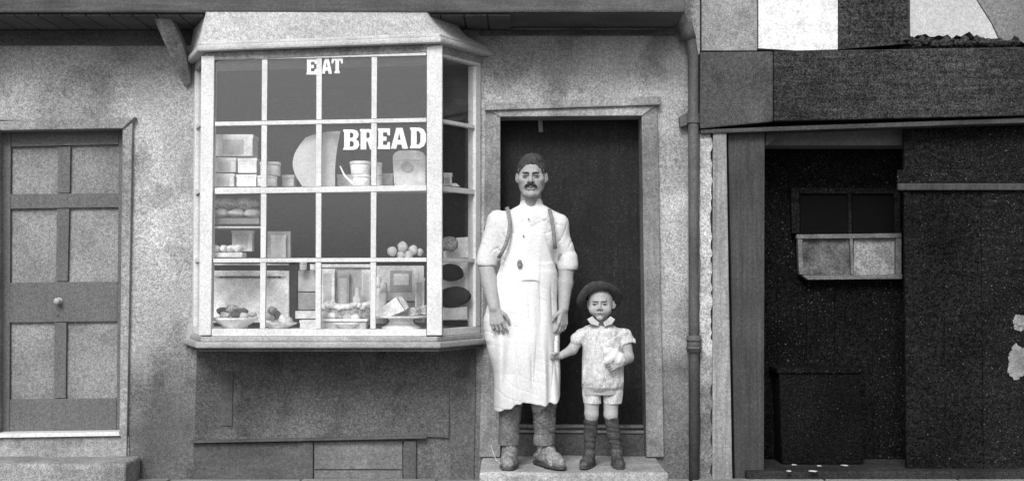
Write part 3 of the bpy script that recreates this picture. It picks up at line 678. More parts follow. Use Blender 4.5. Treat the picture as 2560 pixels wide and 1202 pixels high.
for i, (cx, cy, r, m_) in enumerate(((556, 777, 13, 'crust'), (580, 772, 14, 'cakeside'), (604, 778, 13, 'crust'), (563, 788, 12, 'bun'), (589, 786, 12, 'crust'), (611, 789, 11, 'bun'), (632, 786, 9, 'cakeside'))):
    k = r * 7.05 / F; o = MB().blob(P(cx, cy, -.24 + .03 * (i < 3)), (k * 1.15, k, k * .75), 60 + i, .12).build('small_cake', M[m_], None, True); tag(o, cake_lab[i], 'cake', 'small cakes on the left dish')
bun_lab = ['top bun of the heap in the second column', 'left bun of the heap in the second column', 'dark bun in the middle of the heap in the second column', 'right bun of the heap in the second column', 'rightmost low bun of the heap in the second column', 'front bun of the heap in the second column']
for i, (cx, cy, r, m_) in enumerate(((680, 775, 11, 'cakeside'), (673, 791, 13, 'bun'), (692, 786, 11, 'crust'), (706, 795, 12, 'icing'), (724, 802, 10, 'bun'), (688, 804, 11, 'icing'))):
    k = r * 7.0 / F; o = MB().blob(P(cx, cy, -.25 + .01 * i), (k * 1.1, k, k * .85), 80 + i, .14, .3 * i).build('bun', M[m_], None, True); tag(o, bun_lab[i], 'bun', 'heap of broken buns')
# iced cake, bottle-shaped ornament
t = item('back_card', 'dull patterned card standing behind the iced cake', 'card', 862, 790, .02)
bpx(803, 668, 926, 800, .02, .015, .002).build('card_face', M['card3'], t); bpx(800, 660, 929, 668, .0, .03, .002).build('card_rim', M['card'], t)
t = item('iced_cake', 'big round cake with rough white icing in the third column', 'cake', 864, 800, -.12); c = P(866, 800, -.12); k = 62 * 7.18 / F
bm2 = MB().lathe((c.x, c.y, zf + .03), [(k * .97, 0), (k, .01), (k, .09), (k * .97, .105)], 48, 1, .85); bm2.build('cake_side', M['cakeside'], t, True)
ic = MB(); rr = random.Random(2)
for i in range(40):
    a = 2 * math.pi * i / 40; ic.blob((c.x + k * math.cos(a) * 1.0, c.y + k * .85 * math.sin(a), zf + .128 + rr.uniform(-.008, .012)), (.017, .017, .016), i, .15, 0, 2)
ic.lathe((c.x, c.y, zf + .115), [(k * .98, 0), (k * .97, .018), (k * .6, .026), (.002, .028)], 40, 1, .85); ic.build('icing', M['icing'], t, True)
MB().lathe((c.x, c.y, zf), [(k * .6, 0), (k * .6, .018), (k * 1.08, .024), (k * 1.08, .029)], 40, 1, .85).build('cake_board', M['card2'], t, True)
cb = P(893, 715, -.12); o = MB().lathe((cb.x, cb.y, zf + .143), [(.022, 0), (.024, .03), (.012, .05), (.011, .085), (.014, .09)], 18).build('bottle', M['icing'], None, True); tag(o, 'little pale bottle standing up behind the cake icing', 'bottle')
t = item('picture_box', 'pale picture box with dark side at the back of the fourth column', 'box', 1000, 780, -.02)
bpx(937, 664, 1060, 752, -.02, .05).build('box_body', M['card2'], t); bpx(975, 676, 1030, 730, -.024, .0035, .001).build('picture', M['card4'], t); bpx(984, 684, 1022, 712, -.027, .0025, .001).build('picture_light', M['card'], t)
bpx(937, 755, 1062, 788, .0, .04).build('box_base', M['card4'], t)
MB().px([(1033, 676), (1045, 674), (1055, 764), (1046, 766)], -.03, -.022, .001).build('ribbon', M['card'], t)
plate(1003, 792, 68, -.20, 'white cake stand with a cut cake at the bottom of the fourth column', 'cake_stand', True)
plate(868, 806, 34, -.27, 'low white saucer in front of the iced cake', 'saucer')
t = item('cut_cake', 'wedge of pale cake lying on the white cake stand', 'cake', 975, 790, -.22)
MB().px([(924, 789), (990, 742), (1012, 776), (975, 791)], -.24, -.14, .005).build('cake_slice', M['card'], t)
MB().px([(992, 742), (1006, 740), (1022, 768), (1013, 776)], -.235, -.15, .005).build('crust', M['bun'], t)
o = MB().px([(1022, 770), (1066, 762), (1066, 786), (1018, 790)], -.19, -.10, .006).build('flat_loaf', M['cakeside']); tag(o, 'flat dark cake at the right of the cake stand', 'cake')
# right angled side: white paper with dark oval loaves
t = item('paper_backing', 'white paper hung behind the oval loaves at the right end', 'paper', 1145, 800, -.06)
MB().px([(1090, 655), (1178, 655), (1178, 800), (1090, 800)], -.03, -.025).build('sheet', M['paper'], t)
MB().px([(1095, 770), (1168, 766), (1168, 798), (1095, 800)], -.10, -.035, .004).build('ledge', M['card2'], t)
for (cx, cy, rx, ry, rot, lab) in ((1126, 681, 36, 21, .12, 'upper dark oval loaf against white paper behind the angled pane'), (1134, 742, 44, 26, -.12, 'lower and larger dark oval loaf against white paper')):
    k = 7.2 / F; o = MB().blob(P(cx, cy, -.10), (rx * k, .035, ry * k), int(cx), .05, rot).build('oval_loaf', M['inkdark'], None, True); tag(o, lab, 'loaf', 'dark oval loaves')
o = MB().blob(P(1122, 610, -.12), (24 * 7.2 / F, .05, 19 * 7.2 / F), 5, .06).build('round_loaf', M['cakeside'], None, True); tag(o, 'round brown loaf on the lower shelf behind the angled pane', 'loaf')
o = MB().px([(1108, 628), (1145, 620), (1140, 594), (1178, 592), (1178, 644), (1108, 645)], -.03, -.025).build('wrapping_paper', M['paper']); tag(o, 'crumpled white wrapping paper beside the round brown loaf', 'paper')

# ------------------------------------------------------------------ smooth figures: distance field + surface nets
class SDF:
    def __init__(s, lo, hi, h):
        s.lo = np.array(lo, float); s.h = h; s.n = np.ceil((np.array(hi) - s.lo) / h).astype(int) + 1
        s.f = np.full(s.n, .05, np.float32)
    def _blk(s, lo, hi):
        a = np.maximum(0, np.floor((np.array(lo) - s.lo) / s.h).astype(int)); b = np.minimum(s.n, np.ceil((np.array(hi) - s.lo) / s.h).astype(int) + 1)
        if (b <= a).any(): return None
        g = [(s.lo[i] + s.h * np.arange(a[i], b[i])).astype(np.float32) for i in range(3)]
        return (slice(a[0], b[0]), slice(a[1], b[1]), slice(a[2], b[2])), g[0][:, None, None], g[1][None, :, None], g[2][None, None, :]
    def _mix(s, sl, d, k, op):
        f = s.f[sl]
        if op == 'u':
            h = np.clip(.5 + .5 * (f - d) / k, 0, 1); s.f[sl] = f + (d - f) * h - k * h * (1 - h)
        else:
            d = -d; h = np.clip(.5 - .5 * (f - d) / k, 0, 1); s.f[sl] = f + (d - f) * h + k * h * (1 - h)
    def cone(s, a, b, ra, rb, k=.012, op='u', sq=(1, 1, 1)):
        a = np.array(a, float); b = np.array(b, float); r = max(ra, rb) / min(sq) + k * 1.5 + .004
        q = s._blk(np.minimum(a, b) - r, np.maximum(a, b) + r)
        if q is None: return s
        sl, X, Y, Z = q; d = b - a; sx, sy, sz = sq; dd = (d[0] * sx) ** 2 + (d[1] * sy) ** 2 + (d[2] * sz) ** 2 + 1e-9
        px, py, pz = (X - a[0]) * sx, (Y - a[1]) * sy, (Z - a[2]) * sz
        t = np.clip((px * d[0] * sx + py * d[1] * sy + pz * d[2] * sz) / dd, 0, 1)
        D = np.sqrt((px - t * d[0] * sx) ** 2 + (py - t * d[1] * sy) ** 2 + (pz - t * d[2] * sz) ** 2) - (ra + (rb - ra) * t)
        s._mix(sl, D, k, op); return s
    def chain(s, pts, rs, k=.012, op='u'):
        for i in range(len(pts) - 1): s.cone(pts[i], pts[i + 1], rs[i], rs[i + 1], k, op)
        return s
    def ell(s, c, r, k=.012, op='u', rot=None):
        c = np.array(c, float); m = max(r) + k * 1.5 + .004; q = s._blk(c - m, c + m)
        if q is None: return s
        sl, X, Y, Z = q; X, Y, Z = X - c[0], Y - c[1], Z - c[2]
        if rot is not None:
            Mx = np.array(rot.inverted().to_matrix() if hasattr(rot, 'to_matrix') else rot.inverted()); X, Y, Z = [Mx[i][0] * X + Mx[i][1] * Y + Mx[i][2] * Z for i in range(3)]
        k0 = np.sqrt((X / r[0]) ** 2 + (Y / r[1]) ** 2 + (Z / r[2]) ** 2); k1 = np.sqrt((X / r[0] ** 2) ** 2 + (Y / r[1] ** 2) ** 2 + (Z / r[2] ** 2) ** 2)
        s._mix(sl, k0 * (k0 - 1) / (k1 + 1e-6), k, op); return s
    def loft(s, L, k=.012, op='u', p=2.0):
        """L rows (z, cx, cy, rx, ry) from the top down"""
        L = sorted(L); A = np.array(L, float); m = k * 1.5 + .01
        lo = (min(A[:, 1] - A[:, 3]) - m, min(A[:, 2] - A[:, 4]) - m, A[0, 0] - m); hi = (max(A[:, 1] + A[:, 3]) + m, max(A[:, 2] + A[:, 4]) + m, A[-1, 0] + m)
        q = s._blk(lo, hi)
        if q is None: return s
        sl, X, Y, Z = q; z = Z[0, 0, :]
        # smooth interpolation along z
        def it(c):
            v = np.interp(z, A[:, 0], A[:, c]); return v.astype(np.float32)[None, None, :]
        cx, cy, rx, ry = it(1), it(2), it(3), it(4)
        D = ((np.abs((X - cx) / rx) ** p + np.abs((Y - cy) / ry) ** p) ** (1 / p) - 1) * np.minimum(rx, ry)
        D = np.maximum(D, np.maximum(A[0, 0] - Z, Z - A[-1, 0])); s._mix(sl, D, k, op); return s
    def cut(s, fn):
        """intersect with fn(x,y,z) <= 0"""
        g = [(s.lo[i] + s.h * np.arange(s.n[i])).astype(np.float32) for i in range(3)]
        s.f = np.maximum(s.f, fn(g[0][:, None, None], g[1][None, :, None], g[2][None, None, :]).astype(np.float32)); return s
    def wrinkle(s, fn):
        ix = np.nonzero(np.abs(s.f) < .03); p = [(s.lo[i] + s.h * ix[i]) for i in range(3)]
        s.f[ix] += fn(*p).astype(np.float32); return s
    def mesh(s, name, smooth=2):
        f = s.f.copy()
        for ax in range(3):                           # keep the border outside
            sl = [slice(None)] * 3; sl[ax] = 0; f[tuple(sl)] = .05; sl[ax] = -1; f[tuple(sl)] = .05
        S = f < 0; C = [(i, j, k) for i in (0, 1) for j in (0, 1) for k in (0, 1)]; nx, ny, nz = f.shape
        cnt = np.zeros((nx - 1, ny - 1, nz - 1), np.int8)
        for i, j, k in C: cnt += S[i:nx - 1 + i, j:ny - 1 + j, k:nz - 1 + k]
        I, J, K = np.nonzero((cnt > 0) & (cnt < 8)); idm = np.full(cnt.shape, -1, np.int64); idm[I, J, K] = np.arange(len(I))
        acc = np.zeros((len(I), 3)); num = np.zeros(len(I))
        for a in C:
            for ax in range(3):
                if a[ax]: continue
                b_ = list(a); b_[ax] = 1; fa = f[I + a[0], J + a[1], K + a[2]]; fb = f[I + b_[0], J + b_[1], K + b_[2]]; cr = (fa < 0) != (fb < 0)
                t = np.where(cr, fa / np.where(cr, fa - fb, 1), 0)
                for c in range(3): acc[:, c] += cr * (a[c] + (t if c == ax else 0))
                num += cr
        V = (np.stack([I, J, K], 1) + acc / num[:, None]) * s.h + s.lo
        Q = []
        for ax in range(3):
            u, v = [(1, 2), (2, 0), (0, 1)][ax]
            a = [slice(1, -1)] * 3; b_ = [slice(1, -1)] * 3; a[ax] = slice(0, -1); b_[ax] = slice(1, None)
            dif = S[tuple(a)] != S[tuple(b_)]; E = np.array(np.nonzero(dif)); off = np.ones(3, int); off[ax] = 0
            E = E + off[:, None]; sgn = S[E[0], E[1], E[2]]
            def cell(du, dv):
                q = E.copy(); q[u] -= du; q[v] -= dv; return idm[q[0], q[1], q[2]]
            q4 = np.stack([cell(1, 1), cell(0, 1), cell(0, 0), cell(1, 0)], 1); q4[~sgn] = q4[~sgn][:, ::-1]; Q.append(q4)
        Q = np.concatenate(Q); Q = Q[(Q >= 0).all(1)]
        for _ in range(smooth):
            a = np.zeros_like(V); n = np.zeros(len(V))
            for i in range(4):
                for j in (1, 3):
                    np.add.at(a, Q[:, i], V[Q[:, (i + j) % 4]]); np.add.at(n, Q[:, i], 1)
            V = V * .5 + .5 * a / np.maximum(n, 1)[:, None]
        me = bpy.data.meshes.new(name); me.vertices.add(len(V)); me.vertices.foreach_set('co', V.astype(np.float32).ravel())
        me.loops.add(len(Q) * 4); me.loops.foreach_set('vertex_index', Q.astype(np.int32).ravel())
        me.polygons.add(len(Q)); me.polygons.foreach_set('loop_start', np.arange(0, len(Q) * 4, 4, dtype=np.int32)); me.polygons.foreach_set('loop_total', np.full(len(Q), 4, np.int32))
        me.polygons.foreach_set('use_smooth', np.ones(len(Q), bool)); me.update(calc_edges=True); me.validate(); return me
def part(sdf, name, m, parent, smooth=1): return link(name, sdf.mesh(name, smooth), M[m], parent)
def wr(seed, comps):
    """sum of sines: comps = [(amp, kx, ky, kz)]"""
    r_ = np.random.RandomState(seed); ph = r_.uniform(0, 6.28, (len(comps), 2))
    def fn(x, y, z):
        d = 0
        for (a, kx, ky, kz), p in zip(comps, ph): d = d + a * np.sin(kx * x + ky * y + kz * z + p[0] + 1.3 * np.sin(.43 * kx * x - .37 * kz * z + p[1]))
        return d
    return fn
def crease(seed, comps):
    """sharp valleys as in creased cloth: comps = [(depth, kx, ky, kz, width)]"""
    r_ = np.random.RandomState(seed); ph = r_.uniform(0, 6.28, (len(comps), 3))
    def fn(x, y, z):
        d = 0
        for (a, kx, ky, kz, wd), p in zip(comps, ph):
            q = kx * x + ky * y + kz * z; m = np.clip(.5 + .9 * np.sin(.31 * kz * x - .53 * kx * z + p[1] + 9 * y), 0, 1)
            d = d + a * m * np.exp(-(np.sin(q + p[0] + 1.1 * np.sin(.5 * kx * x - .4 * kz * z + p[2])) / wd) ** 2)
        return d
    return fn
V3 = lambda *a: np.array(a, float)
def unit(v): v = np.array(v, float); return v / np.linalg.norm(v)
def hand(S, w, d, s_, L, curl, spread=.10, thumb=.5):
    """w wrist, d finger direction, s_ thumb side, palm normal from cross; curl per joint (radians)"""
    d = unit(d); s_ = unit(s_ - d * np.dot(s_, d)); n = np.cross(s_, d) if curl >= 0 else np.cross(d, s_); c = abs(curl); w = np.array(w, float)
    wd = .105 * L
    for i in range(4):
        o = 1.5 - i; kb = w + s_ * o * wd * 1.15 + d * L * (.50 - .025 * abs(i - 1))
        S.cone(w + s_ * o * wd * .55 + d * L * .06, kb, .085 * L, .068 * L, .008)
        q = kb; ang = c * .55; fl = L * (.42, .47, .44, .34)[i]; dirs = unit(d + s_ * spread * o * .5)
        for j, fr_ in enumerate((.44, .31, .25)):
            v = unit(dirs * math.cos(ang) + n * math.sin(ang)); q2 = q + v * fl * fr_; S.cone(q, q2, L * (.052, .047, .042)[j], L * (.047, .042, .034)[j], .0025); q = q2; ang += c * (1 + .12 * i)
    t0 = w + s_ * wd * 1.2 + d * L * .12; t1 = t0 + unit(s_ * .75 + d * .75 + n * .4) * L * .22; t2 = t1 + unit(s_ * .2 + d * .9 + n * thumb) * L * .19; t3 = t2 + unit(-s_ * .1 + d * .8 + n * thumb) * L * .14
    S.chain([t0, t1, t2, t3], [.075 * L, .06 * L, .052 * L, .042 * L], .004)

def head(S, c, sc, yaw, tilt, boy=False):
    """face towards -Y; returns frame function"""
    Rm = Matrix.Rotation(yaw, 3, 'Z') @ Matrix.Rotation(tilt, 3, 'X')
    def W(x, y, z): v = Rm @ Vector((x * sc, y * sc, z * sc)); return (c[0] + v.x, c[1] + v.y, c[2] + v.z)
    e = lambda p, r, k=.012, op='u': S.ell(W(*p), tuple(q * sc for q in r), k * sc, op, Rm)
    cn = lambda a, b, ra, rb, k=.01, op='u': S.cone(W(*a), W(*b), ra * sc, rb * sc, k * sc, op)
    if boy:
        e((0, .015, .035), (.083, .095, .085)); e((0, -.022, -.033), (.072, .068, .066), .03); e((0, -.072, -.088), (.022, .02, .017), .02)
        for q in (1, -1): e((q * .042, -.062, -.035), (.028, .026, .03), .02)
    else:
        e((0, .012, .032), (.079, .094, .083)); e((0, -.022, -.042), (.067, .068, .068), .03); e((0, -.078, -.100), (.024, .018, .018), .018)
        for q in (1, -1): e((q * .050, -.054, -.018), (.021, .024, .020), .018); cn((q * .054, .0, -.05), (q * .03, -.06, -.098), .014, .014, .02)
    cn((-.032, -.083, .020), (.032, -.083, .020), .011, .011, .012)
    for q in (1, -1): e((q * .032, -.098, .002), (.021, .019, .0145), .010, 's')
    if boy: cn((0, -.088, .002), (0, -.104, -.022), .008, .012, .008)
    else: cn((0, -.090, .012), (0, -.113, -.028), .008, .0125, .008)
    for q in (1, -1): e((q * .0125, -.097, -.031), (.0085, .010, .008), .005)
    for q in (1, -1):                                   # eyeball bulge with upper and lower lid
        e((q * .032, -.077, .000), (.0135, .0125, .0115), .002); cn((q * .019, -.088, .005), (q * .045, -.082, .004), .0042, .0038, .003); cn((q * .021, -.087, -.008), (q * .044, -.082, -.007), .003, .003, .003)
    my = -.060 if not boy else -.055
    cn((-.021, -.088, my), (0, -.096, my + .003), .0048, .0062, .005); cn((.021, -.088, my), (0, -.096, my + .003), .0048, .0062, .005)
    cn((-.016, -.088, my - .011), (.016, -.088, my - .011), .0055, .0055, .005)
    ew = .073 if not boy else .080
    for q in (1, -1):
        e((q * (ew + .006), .008, -.008), (.012, .019, .028), .005); e((q * (ew + .015), -.004, -.004), (.006, .011, .017), .003, 's'); e((q * ew, .004, -.030), (.007, .009, .009), .004)
    return W, Rm

# ------------------------------------------------------------------ the man
def mz(py): return P(1300, py, YM).z
def mx(px): return P(px, 700, YM).x
ks = (YM - CAM.y) / F
man = thing('person', 'man with moustache in long white apron, rolled white sleeves and braces, standing on the doorstep', 'person', (mx(1318), YM, ZSTEP))
hc = (mx(1329), YM - .03, mz(442))
h = .0034
S = SDF((mx(1180), YM - .34, ZSTEP - .02), (mx(1455), YM + .17, mz(372)), h)
W, Rm = head(S, hc, 1.0, R(-4), R(2))
S.cone((mx(1327), YM + .012, mz(530)), (mx(1327), YM - .006, mz(470)), .060, .054, .02)
S.cone((mx(1327), YM - .045, mz(508)), (mx(1327), YM - .052, mz(494)), .014, .012, .012)
S.loft([(mz(525), mx(1326), YM + .01, .075, .06), (mz(550), mx(1324), YM + .01, .145, .08), (mz(610), mx(1322), YM + .01, .130, .09), (mz(700), mx(1320), YM + .01, .115, .085), (mz(790), mx(1316), YM + .01, .155, .10), (mz(850), mx(1316), YM + .01, .16, .10)], .03)
shL, elL, wrL = (mx(1245), YM + .01, mz(556)), (mx(1216), YM + .025, mz(668)), (mx(1237), YM - .155, mz(768))
shR, elR, wrR = (mx(1392), YM + .01, mz(563)), (mx(1416), YM + .02, mz(672)), (mx(1408), YM - .05, mz(770))
S.cone(shL, elL, .055, .044, .03); S.cone(shR, elR, .055, .044, .03)
mdL = tuple(np.array(elL) * .62 + np.array(wrL) * .38); mdR = tuple(np.array(elR) * .62 + np.array(wrR) * .38)
S.chain([elL, mdL, wrL], [.043, .043, .029], .015); S.chain([elR, mdR, wrR], [.043, .042, .028], .015)
hand(S, wrL, (.20, -.22, -1), (.95, -.3, .1), .175, .62)
hand(S, wrR, (-.10, -.12, -1), (-.7, -.8, 0), .175, -.42)
legs = [((mx(1282), YM + .01, mz(860)), (mx(1278), YM + .0, mz(1010)), (mx(1276), YM + .02, mz(1130))), ((mx(1350), YM + .01, mz(860)), (mx(1356), YM - .005, mz(1010)), (mx(1362), YM + .02, mz(1130)))]
for a, b_, c in legs: S.chain([a, b_, c], [.08, .055, .04], .03)
part(S, 'body', 'skin', man)
# eyes, lips, brows, moustache, hair
def face_bits(W, sc, par, boy=False):
    for q in (1, -1):
        c = W(q * .032, -.0885, -.0005); E = SDF(np.array(c) - .02, np.array(c) + .02, .0012); E.ell(c, (.0105 * sc, .0038, .0058 * sc), .001); part(E, 'eye', 'eye', par)
        a, b_ = W(q * .014, -.099 if not boy else -.095, .0165), W(q * .045, -.090, .0160)
        E = SDF(np.minimum(a, b_) - .012, np.maximum(a, b_) + .012, .0014); E.cone(a, b_, .0037 * (1 if not boy else .6), .0026 * (1 if not boy else .7), .001); part(E, 'eyebrow', 'tash' if not boy else 'hair', par)
    my = -.0625 if not boy else -.060
    a = W(-.015, -.0945, my); b_ = W(.015, -.0945, my); E = SDF(np.minimum(a, b_) - .012, np.maximum(a, b_) + .012, .0012); E.cone(a, b_, .003, .003, .001, sq=(1, 1, 1.2)); part(E, 'mouth', 'skinshade', par)
face_bits(W, 1.0, man)
c = W(0, -.10, -.048); E = SDF(np.array(c) - .05, np.array(c) + .05, .0014)
for q in (1, -1): E.chain([W(0, -.106, -.0455), W(q * .013, -.103, -.048), W(q * .026, -.094, -.055), W(q * .034, -.084, -.063)], [.0065, .0075, .0058, .003], .004)
E.wrinkle(wr(3, [(.0008, 900, 0, 150), (.0006, 1400, 0, 300)])); part(E, 'moustache', 'tash', man, 0)
Hh = SDF(np.array(hc) - .15, np.array(hc) + .15, .0026)
Hh.ell(W(0, .014, .036), (.0812, .098, .0850), .01, rot=Rm)
Hh.ell(W(.006, -.008, .092), (.050, .070, .028), .03, rot=Rm)
Hh.ell(W(0, -.145, -.004), (.125, .105, .090), .006, 's', Rm)      # face opening
for q in (1, -1): Hh.ell(W(q * .088, -.01, -.055), (.045, .05, .060), .008, 's', Rm)
Hh.cut(lambda x, y, z: hc[2] + .010 - 1.0 * np.clip(y - hc[1] - .0, 0, .09) - z + 0 * x)
Hh.wrinkle(wr(5, [(.0010, 240, 60, 60), (.0008, 420, 90, -120), (.0008, 90, 300, 80)])); part(Hh, 'hair', 'hair', man, 0)

# shirt with sleeves rolled above the elbow
S = SDF((mx(1178), YM - .2, mz(690)), (mx(1460), YM + .2, mz(488)), .0042)
S.loft([(mz(499), mx(1327), YM + .0, .058, .060), (mz(512), mx(1327), YM + .004, .066, .066), (mz(519), mx(1326), YM + .008, .095, .078), (mz(529), mx(1325), YM + .01, .135, .090), (mz(546), mx(1323), YM + .01, .172, .108), (mz(580), mx(1321), YM + .01, .176, .125), (mz(640), mx(1320), YM + .01, .158, .127), (mz(684), mx(1320), YM + .01, .140, .115)], .01)
S.cone(shL, (mx(1220), YM + .02, mz(640)), .066, .056, .035); S.cone(shR, (mx(1416), YM + .02, mz(645)), .065, .054, .035)
S.wrinkle(wr(11, [(.0030, 14, 10, 34), (.0026, -34, 10, 22), (.0014, 60, 20, -34)]))
S.wrinkle(crease(12, [(.0045, 26, 10, 44, .22), (.0040, -44, 10, 30, .2), (.0030, 75, 20, 60, .25)]))
# rolled cuffs
for (a, b_) in (((mx(1220), YM + .018, mz(636)), (mx(1217), YM + .022, mz(652))), ((mx(1418), YM + .018, mz(645)), (mx(1419), YM + .020, mz(661)))): S.cone(a, b_, .0580, .0600, .004)
S.cone((mx(1217), YM + .022, mz(664)), (mx(1217), YM + .022, mz(690)), .050, .05, .004, 's'); S.cone((mx(1419), YM + .02, mz(673)), (mx(1419), YM + .02, mz(700)), .048, .05, .004, 's')
S.ell((mx(1327), YM - .065, mz(500)), (.034, .050, .040), .008, 's')
part(S, 'shirt', 'shirt', man)
# collar band studs
for py in (548, 590): 
    o = MB().lathe((0, 0, 0), [(.0045, 0), (.004, .003), (.001, .004)], 10).build('shirt_stud', M['btn'], man, True)
    o.data.transform(Matrix.Translation(world_loc(man))); o.data.transform(Matrix.Translation(P(1322 if py < 560 else 1309, py, YM - .132 if py > 560 else YM - .112) - world_loc(man)) @ Matrix.Rotation(R(90), 4, 'X'))
# apron: bib and long wrapped skirt with a slightly slanting hem
S = SDF((mx(1190), YM - .21, mz(1035)), (mx(1430), YM + .20, mz(570)), .0042)
S.loft([(mz(662), mx(1319), YM + .01, .150, .139), (mz(680), mx(1319), YM + .01, .164, .149), (mz(700), mx(1316), YM + .008, .173, .150), (mz(750), mx(1308), YM + .005, .190, .150), (mz(800), mx(1303), YM + .005, .208, .158), (mz(850), mx(1305), YM + .005, .210, .158), (mz(890), mx(1311), YM + .005, .198, .155), (mz(930), mx(1320), YM + .005, .186, .15), (mz(1022), mx(1325), YM + .005, .190, .155)], .01, p=2.3)
S.loft([(mz(980), mx(1322), YM + .005, .135, .10), (mz(1040), mx(1325), YM + .005, .150, .115)], .01, 's')
T_ = SDF(S.lo, S.lo + S.h * (S.n - 1), .0042); T_.loft([(mz(585), mx(1322), YM + .01, .17, .137), (mz(660), mx(1318), YM + .01, .17, .141), (mz(690), mx(1318), YM + .01, .15, .122)], .01); 
zt, zb = mz(585), mz(690)
T_.cut(lambda x, y, z: np.maximum(np.abs(x - mx(1321)) - (.088 + .065 * np.clip((zt - z) / (zt - zb), 0, 1)), y - (YM - .02)) + 0 * z)
hh_ = np.clip(.5 + .5 * (S.f - T_.f) / .02, 0, 1); S.f = (S.f + (T_.f - S.f) * hh_ - .02 * hh_ * (1 - hh_)).astype(np.float32)
hemL, hemR = mz(1019), mz(992); xa, xb2 = mx(1240), mx(1410)
S.cut(lambda x, y, z: (hemL + (hemR - hemL) * np.clip((x - xa) / (xb2 - xa), 0, 1) + .006 * np.sin(x * 26)) - z + 0 * y)
zw = mz(700)
base_w = wr(21, [(.0085, 30, 6, 3.5), (.0060, 55, 10, -6), (.0030, 95, 12, 9)]); fine_w = wr(22, [(.0014, 40, 20, 18), (.0010, -70, 30, 15)])
fold_w = crease(23, [(.0060, 34, 4, 2.5, .22), (.0045, 21, 5, -3, .16), (.0028, 30, 10, 34, .14)])
S.wrinkle(lambda x, y, z: fold_w(x, y, z) * np.clip((mz(620) - z) / .3, .15, 1) + base_w(x, y, z) * np.clip((zw - z) / .45, 0, 1.15) + fine_w(x, y, z))
part(S, 'apron', 'apron', man)
# waist string and tucked cloth
S = SDF((mx(1225), YM - .2, mz(735)), (mx(1410), YM + .0, mz(690)), .003)
S.chain([(mx(1303), YM - .1475, mz(700)), (mx(1325), YM - .150, mz(698)), (mx(1348), YM - .1455, mz(701))], [.0025, .004, .0025], .003); part(S, 'apron_string', 'shirt', man)
o = MB().lathe((0, 0, 0), [(.018, -.01), (.018, .004), (.010, .006), (.002, .004)], 16, .8, 1.25).build('badge', M['brace'], man, True)
o.data.transform(Matrix.Translation(world_loc(man))); o.data.transform(Matrix.Translation(P(1299, 659, YM - .146) - world_loc(man)) @ Matrix.Rotation(R(90), 4, 'X'))
# braces
def strap(pts, wdt, name, m, par):
    bm = bmesh.new(); rows = []
    for i, p in enumerate(pts):
        p = Vector(p); a, c_ = Vector(pts[max(0, i - 1)]), Vector(pts[min(len(pts) - 1, i + 1)]); d = (c_ - a).normalized(); nrm = Vector((0, -1, .25)).normalized(); sd_ = d.cross(nrm).normalized() * wdt / 2
        rows.append((bm.verts.new(p - sd_), bm.verts.new(p + sd_)))
    for a, c_ in zip(rows, rows[1:]): bm.faces.new((a[0], a[1], c_[1], c_[0]))
    bmesh.ops.recalc_face_normals(bm, faces=bm.faces[:]); bmesh.ops.solidify(bm, geom=bm.faces[:], thickness=.003); me = bpy.data.meshes.new(name); bm.to_mesh(me); bm.free()
    return link(name, me, M[m], par, smooth=True)
for q, pts in ((1, [(1264, 522, .03), (1267, 517, -.02), (1269, 524, -.055), (1272, 538, -.098), (1275, 560, -.116), (1272, 585, -.126), (1264, 612, -.128), (1254, 632, -.118), (1246, 645, -.104)]), (2, [(1369, 525, .03), (1372, 521, -.02), (1374, 525, -.055), (1377, 536, -.094), (1381, 556, -.108), (1384, 580, -.112), (1386, 603, -.112), (1388, 622, -.108)])):
    strap([P(a, b_, YM + c_ - .012) for a, b_, c_ in pts], .021, 'brace', 'brace', man)
